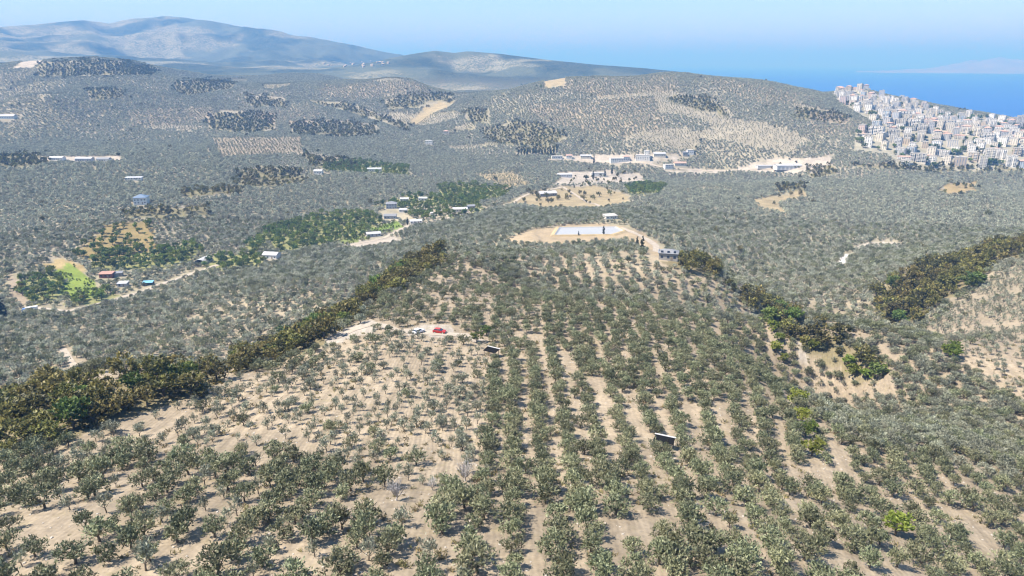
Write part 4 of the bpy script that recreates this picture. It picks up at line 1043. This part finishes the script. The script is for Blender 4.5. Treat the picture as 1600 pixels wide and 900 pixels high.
canopy('field_shelter', P_SHEL, 4.0, 2.3, 1.5, 1.8, -.42, 'dark', 'field shelter with shade painted as black roof and white rear edge among the rows')  # black roof colour stands in for the shade under the sheet
canopy('field_shelter', P_SHEL2, 4.2, 2.6, 1.7, 2.1, -.55, 'dark', 'small shelter with shade painted as black roof and pale edge right of the cars')
# reservoir: raised liner basin
def reservoir():
    c = [(866,369),(874,357),(962,356),(974,362),(955,368)]; P = [at(*q) for q in c]; zt = ZPAD+1.4
    t_ = empty('reservoir', (0, 0, 0)); mb = MB(); n = len(P); ctr = sum(P, Vector())/n
    bank = MB(); out = []
    for p in P:
        d_ = (p-ctr); d_.z = 0; d_.normalize(); out.append((Vector((p.x, p.y, zt)), Vector((p.x, p.y, 0))+d_*2.0+Vector((0, 0, zt)), Vector((p.x, p.y, 0))+d_*9+Vector((0, 0, p.z-3)), Vector((p.x, p.y, 0))-d_*1.5+Vector((0, 0, zt-.9))))
    for i in range(n):
        a_, b_ = out[i], out[(i+1) % n]
        bank.quad(a_[0], b_[0], b_[1], a_[1]); bank.quad(a_[1], b_[1], b_[2], a_[2]); mb.quad(a_[3], b_[3], b_[0], a_[0])
    mb.poly([o[3] for o in out])
    bank.build('bank', simple('ochre_bank', (.36, .28, .16), .95, .2, .2), t_); mb.build('basin_liner', M['liner'], t_)
    tag(t_, 'flat pale grey reservoir basin with ochre earth bank behind the near hill', 'reservoir')
reservoir()

# ------------------------------------------------------------------ vehicles
def car(name, p, rz, paint, lab, suv=False):
    t_ = empty(name, (p.x, p.y, p.z+.02), rz); L, Wd = 4.3, 1.76
    body = [(-2.12,.32),(-1.75,.26),(1.8,.26),(2.12,.36),(2.15,.62),(2.02,.80),(1.05,.96),(-1.95,1.02),(-2.13,.88)]
    b = MB(); b.prism(body, -Wd/2, Wd/2); o = b.build('body', M[paint], t_)
    bv = o.modifiers.new('edge', 'BEVEL'); bv.width = .06; bv.segments = 2
    c = MB().hexa([(-1.85,-.80,.98),(1.05,-.80,.94),(1.05,.80,.94),(-1.85,.80,.98),(-1.45,-.62,1.48),(.25,-.62,1.46),(.25,.62,1.46),(-1.45,.62,1.48)]).build('cabin', M['glass'], t_)
    r_ = MB().hexa([(-1.50,-.64,1.475),(.30,-.64,1.455),(.30,.64,1.455),(-1.50,.64,1.475),(-1.42,-.58,1.54),(.22,-.58,1.52),(.22,.58,1.52),(-1.42,.58,1.54)]); r_.build('roof', M[paint], t_)
    for sy in (-1, 1):
        pl = MB(); pl.hexa([(-.42,sy*.79,.98),(-.34,sy*.79,.98),(-.34,sy*.81,.98),(-.42,sy*.81,.98),(-.48,sy*.625,1.48),(-.40,sy*.625,1.48),(-.40,sy*.645,1.48),(-.48,sy*.645,1.48)]); pl.build('door_pillar', M[paint], t_)
        MB().box((2.06, sy*.62, .68), (.18, .34, .14)).build('headlight', M['lamp'], t_)
        MB().box((-2.11, sy*.70, .84), (.10, .22, .16)).build('tail_light', M['brown_roof'], t_)
        for sx in (-1.3, 1.32):
            wh = MB(); wh.tube((sx, sy*.66, .32), (sx, sy*.90, .32), .32, .32, 16); w_ = wh.build('wheel', M['tyre'], t_)
            MB().tube((sx, sy*.895, .32), (sx, sy*.915, .32), .20, .18, 12).build('rim', M['rim'], w_)
        MB().box((.78, sy*.95, 1.0), (.14, .16, .12)).build('wing_mirror', M[paint], t_)
    MB().box((2.14, 0, .46), (.06, 1.0, .14)).build('grille', M['tyre'], t_)
    return tag(t_, lab, 'car', 'cars parked on the dirt track')
car('parked_car', P_RED, -.25, 'red', 'red hatchback parked on the dirt track on the near hill')
car('parked_car', P_WHITE, .9, 'carwhite', 'white car parked left of the red one, partly behind olive trees')
# box truck by the valley road
tp = at(46, 487); tt = empty('box_truck', (tp.x, tp.y, tp.z), .55)
MB().box((1.6, 0, 2.1), (7.2, 2.4, 2.6)).build('cargo_box', M['carwhite'], tt)
cb = MB(); cb.prism([(-4.2,.6),(-2.2,.6),(-2.2,2.7),(-3.7,2.7),(-4.2,1.7)], -1.15, 1.15); cb.build('cab', M['bluecab'], tt)
MB().hexa([(-4.17,-1,1.78),(-4.17,1,1.78),(-4.22,1,1.78),(-4.22,-1,1.78),(-3.72,-1,2.6),(-3.72,1,2.6),(-3.77,1,2.6),(-3.77,-1,2.6)]).build('windscreen', M['glass'], tt)
MB().box((.6, 0, .65), (9.2, 1.2, .2)).build('chassis', M['tyre'], tt)
for sx in (-3.2, 2.6, 3.8):
    for sy in (-1, 1):
        w_ = MB().tube((sx, sy*.85, .48), (sx, sy*1.18, .48), .48, .48, 14).build('wheel', M['tyre'], tt); MB().tube((sx, sy*1.175, .48), (sx, sy*1.2, .48), .28, .25, 10).build('rim', M['rim'], w_)
tag(tt, 'white box truck with blue cab on the valley road at left', 'truck')

# ------------------------------------------------------------------ coast town
def block_meshes(w, d, fl, style, seed):
    rng = random.Random(seed); H = fl*3.0
    wall = MB().box((0, 0, H/2-2.5), (w, d, H+5))
    roof = MB()
    if style == 'hip': hip(roof, w, d, H+.02, min(w, d)*.2, .7)
    else:
        roof.box((0, 0, H+.12), (w+.3, d+.3, .2))
        for sx, sy, a, b in ((0, -1, w, .25), (0, 1, w, .25), (-1, 0, .25, d-.5), (1, 0, .25, d-.5)): roof.box((sx*(w/2-.12), sy*(d/2-.12), H+.65), (a, b, .9))
        roof.box((w*.15, d*.1, H+1.5), (3.4, 3.4, 2.6)); roof.box((-w*.25, -d*.1, H+.8), (1.6, 1.2, 1.2))
    win = MB(); bal = MB()
    nx, ny = max(3, int(w/3.1)), max(2, int(d/3.3))
    strip = style == 'strip'
    for f in range(fl):
        z = f*3.0+1.65
        for k in range(nx):
            x = (k+.5)/nx*w-w/2
            for sy in (-1, 1):
                if strip and k % 2 == 0: win.box((x, sy*(d/2+.02), z), (w/nx*.72, .12, 2.9))
                else: win.box((x, sy*(d/2+.02), z), (w/nx*.38, .12, 1.5))
        for k in range(ny):
            y = (k+.5)/ny*d-d/2
            for sx in (-1, 1): win.box((sx*(w/2+.02), y, z), (.12, d/ny*.34, 1.4))
        if f and style != 'glass':
            for sy in (-1, 1):
                for cx in ((-w*.27, w*.27) if w < 20 else (-w*.34, 0, w*.34)):
                    bal.box((cx, sy*(d/2+.72), z-1.62), (w*.26, 1.3, .16)); bal.box((cx, sy*(d/2+1.34), z-1.08), (w*.26, .08, .92))
    return wall.mesh('wall', M['wall_white']), roof.mesh('roof', M['tile'] if style == 'hip' else M['flat']), win.mesh('glazing', M['blue_glass'] if style == 'glass' else M['glass']), (bal.mesh('balcony', M['wall_white']) if bal.v else None)
BT = [block_meshes(15, 13, 5, 'flat', 1), block_meshes(18, 14, 6, 'hip', 2), block_meshes(14, 12, 7, 'flat', 3), block_meshes(12, 10, 3, 'hip', 4), block_meshes(26, 13, 6, 'strip', 5), block_meshes(18, 16, 7, 'glass', 6), block_meshes(16, 14, 8, 'flat', 7), block_meshes(20, 12, 4, 'hip', 8)]
BD = ['five-storey flat-roofed', 'six-storey clay-roofed', 'seven-storey flat-roofed', 'small three-storey clay-roofed', 'long six-storey dark-striped', 'blue-glazed seven-storey', 'eight-storey flat-roofed', 'long four-storey clay-roofed']
TOWN = PLOTS[26][0]
assert TOWN[0] == (1310, 140)
def bldg(x, y, z, ty, col, rz, s, lab):
    me = BT[ty]; o = obj('apartment_block', me[0]); o.location = (x, y, z); o.rotation_euler = (0, 0, rz); o.scale = s
    o.material_slots[0].link = 'OBJECT'; o.material_slots[0].material = M['wall_'+col]
    r_ = obj('roof', me[1], o); g_ = obj('glazing', me[2], o); g_['kind'] = 'stuff'
    if me[3]: b_ = obj('balcony', me[3], o); b_['kind'] = 'stuff'
    return tag(o, lab, 'apartment block', 'blocks of the coast town')
cand = []
xx, yy = np.meshgrid(np.arange(200, 2500, 25.0), np.arange(800, 3000, 33.0)); a_ = -.35
X_ = (xx*math.cos(a_)-(yy-1600)*math.sin(a_)).ravel(); Y_ = (xx*math.sin(a_)+(yy-1600)*math.cos(a_)+1600).ravel()
X_ = X_+RS.uniform(-5, 5, len(X_)); Y_ = Y_+RS.uniform(-6, 6, len(Y_)); Z_ = hz(X_, Y_); px_, py_, _ = project(X_, Y_, Z_)
k = inpoly(px_, py_, TOWN) & (Z_ > 3.5) & (np.hypot(X_, Y_) < 2900) & (np.hypot(X_, Y_) > 1000) & visible(X_, Y_, Z_, 9) & (px_ < 1615)
X_, Y_, Z_, px_, py_ = X_[k], Y_[k], Z_[k], px_[k], py_[k]
print('TOWN', len(X_))
if len(X_) > 300:
    kk = np.sort(RS.choice(len(X_), 300, replace=False)); X_, Y_, Z_, px_, py_ = X_[kk], Y_[kk], Z_[kk], px_[kk], py_[kk]
rowi = np.clip(((264-py_)/6.0).astype(int), 0, 30)
for r_ in sorted(set(rowi)):
    mem = np.nonzero(rowi == r_)[0]; mem = mem[np.argsort(px_[mem])]
    for n_, i in enumerate(mem):
        q = random.random()
        ty = 5 if q < .04 else 4 if q < .16 else 6 if q < .30 else 2 if q < .50 else 0 if q < .80 else 1 if q < .87 else 7 if q < .92 else 3
        col = random.choices(['white', 'cream', 'pink', 'pale_grey', 'beige', 'pale_blue'], [44, 25, 5, 16, 6, 4])[0]
        bldg(X_[i], Y_[i], Z_[i], ty, col, -.62+random.choice((0, 0, math.pi/2))+random.uniform(-.25, .25), (random.uniform(.72, 1.05), random.uniform(.72, 1.05), random.uniform(.58, .95)),
             '%s %s block, %s from left in the town’s %s row' .replace('’', "'") % (col.replace('_', ' '), BD[ty], ordn(n_+1), ordn(int(r_)+1)))
# street trees of the town
TPX = sorted(random.uniform(1315, 1598) for _ in range(230)); ntt = 0
for i in range(230):
    px, py = TPX[i], random.uniform(145, 262)
    if not inpoly(np.array([px]), np.array([py]), TOWN)[0]: continue
    p = at(px, py)
    if math.hypot(p.x, p.y) > 2950: continue
    ntt += 1
    o = obj('street_tree', LM[0][i % 4]); o.location = p; s = random.uniform(1.2, 1.9); o.scale = (s*1.4, s*1.4, s); tag(o, 'dark green tree, %s from the left among the blocks of the coast town' % ordn(ntt), 'tree', 'trees between the town blocks')
# hillside village far off: tiny white houses
vm = MB().box((0, 0, 3), (15, 12, 10)); hip(vm, 15, 12, 8.02, 3); vme = vm.mesh('village_house', M['wall_beige'])
VPX = sorted(random.gauss(565, 34) for _ in range(26)); nvv = 0
for i in range(26):
    px, py = VPX[i], random.gauss(101, 4)
    p = at(px, py)
    if math.hypot(p.x, p.y) < 3600: continue
    nvv += 1; o = obj('village_house', vme); o.location = (p.x, p.y, p.z); o.rotation_euler = (0, 0, random.random()*3); s = random.uniform(.6, 1.1); o.scale = (s, s, s)
    tag(o, 'tiny white house, %s from the left in the far hillside village' % ordn(nvv), 'house', 'houses of the far hillside village')
# radio mast on the ridge
mp = at(900, 101); mt_ = empty('radio_mast', mp); mm_ = MB()
for k in range(3):
    a_ = k*2.094; mm_.tube((math.cos(a_)*1.2, math.sin(a_)*1.2, -2), (math.cos(a_)*.3, math.sin(a_)*.3, 34), .18, .12, 4)
for k in range(11):
    r_ = 1.2-.9*k/11; z0 = k*3.0
    for j in range(3):
        a0, a1 = j*2.094, (j+1)*2.094; mm_.tube((math.cos(a0)*r_, math.sin(a0)*r_, z0), (math.cos(a1)*r_*.93, math.sin(a1)*r_*.93, z0+3), .08, .08, 3)
mm_.build('lattice', M['rim'], mt_); tag(mt_, 'thin radio mast on the far ridge', 'mast')

# ------------------------------------------------------------------ haze
hm = bpy.data.materials.new('haze_air'); hm.use_nodes = True; t = hm.node_tree; t.nodes.clear()
ho = t.nodes.new('ShaderNodeOutputMaterial'); pv = t.nodes.new('ShaderNodeVolumePrincipled')
pv.inputs['Color'].default_value = (*HAZE_COLOR, 1); pv.inputs['Density'].default_value = HAZE_DENSITY; pv.inputs['Density Attribute'].default_value = ''
pv.inputs['Absorption Color'].default_value = (*HAZE_ABSORB, 1); pv.inputs['Anisotropy'].default_value = 0.0
t.links.new(pv.outputs[0], ho.inputs['Volume'])
hm.cycles.homogeneous_volume = True
hb = MB().box((0, 0, (-72+1150)/2), (240000, 240000, 1150+72)).build('haze', hm)
tag(hb, 'thin blue haze over the hills and sea', None, None, 'stuff')
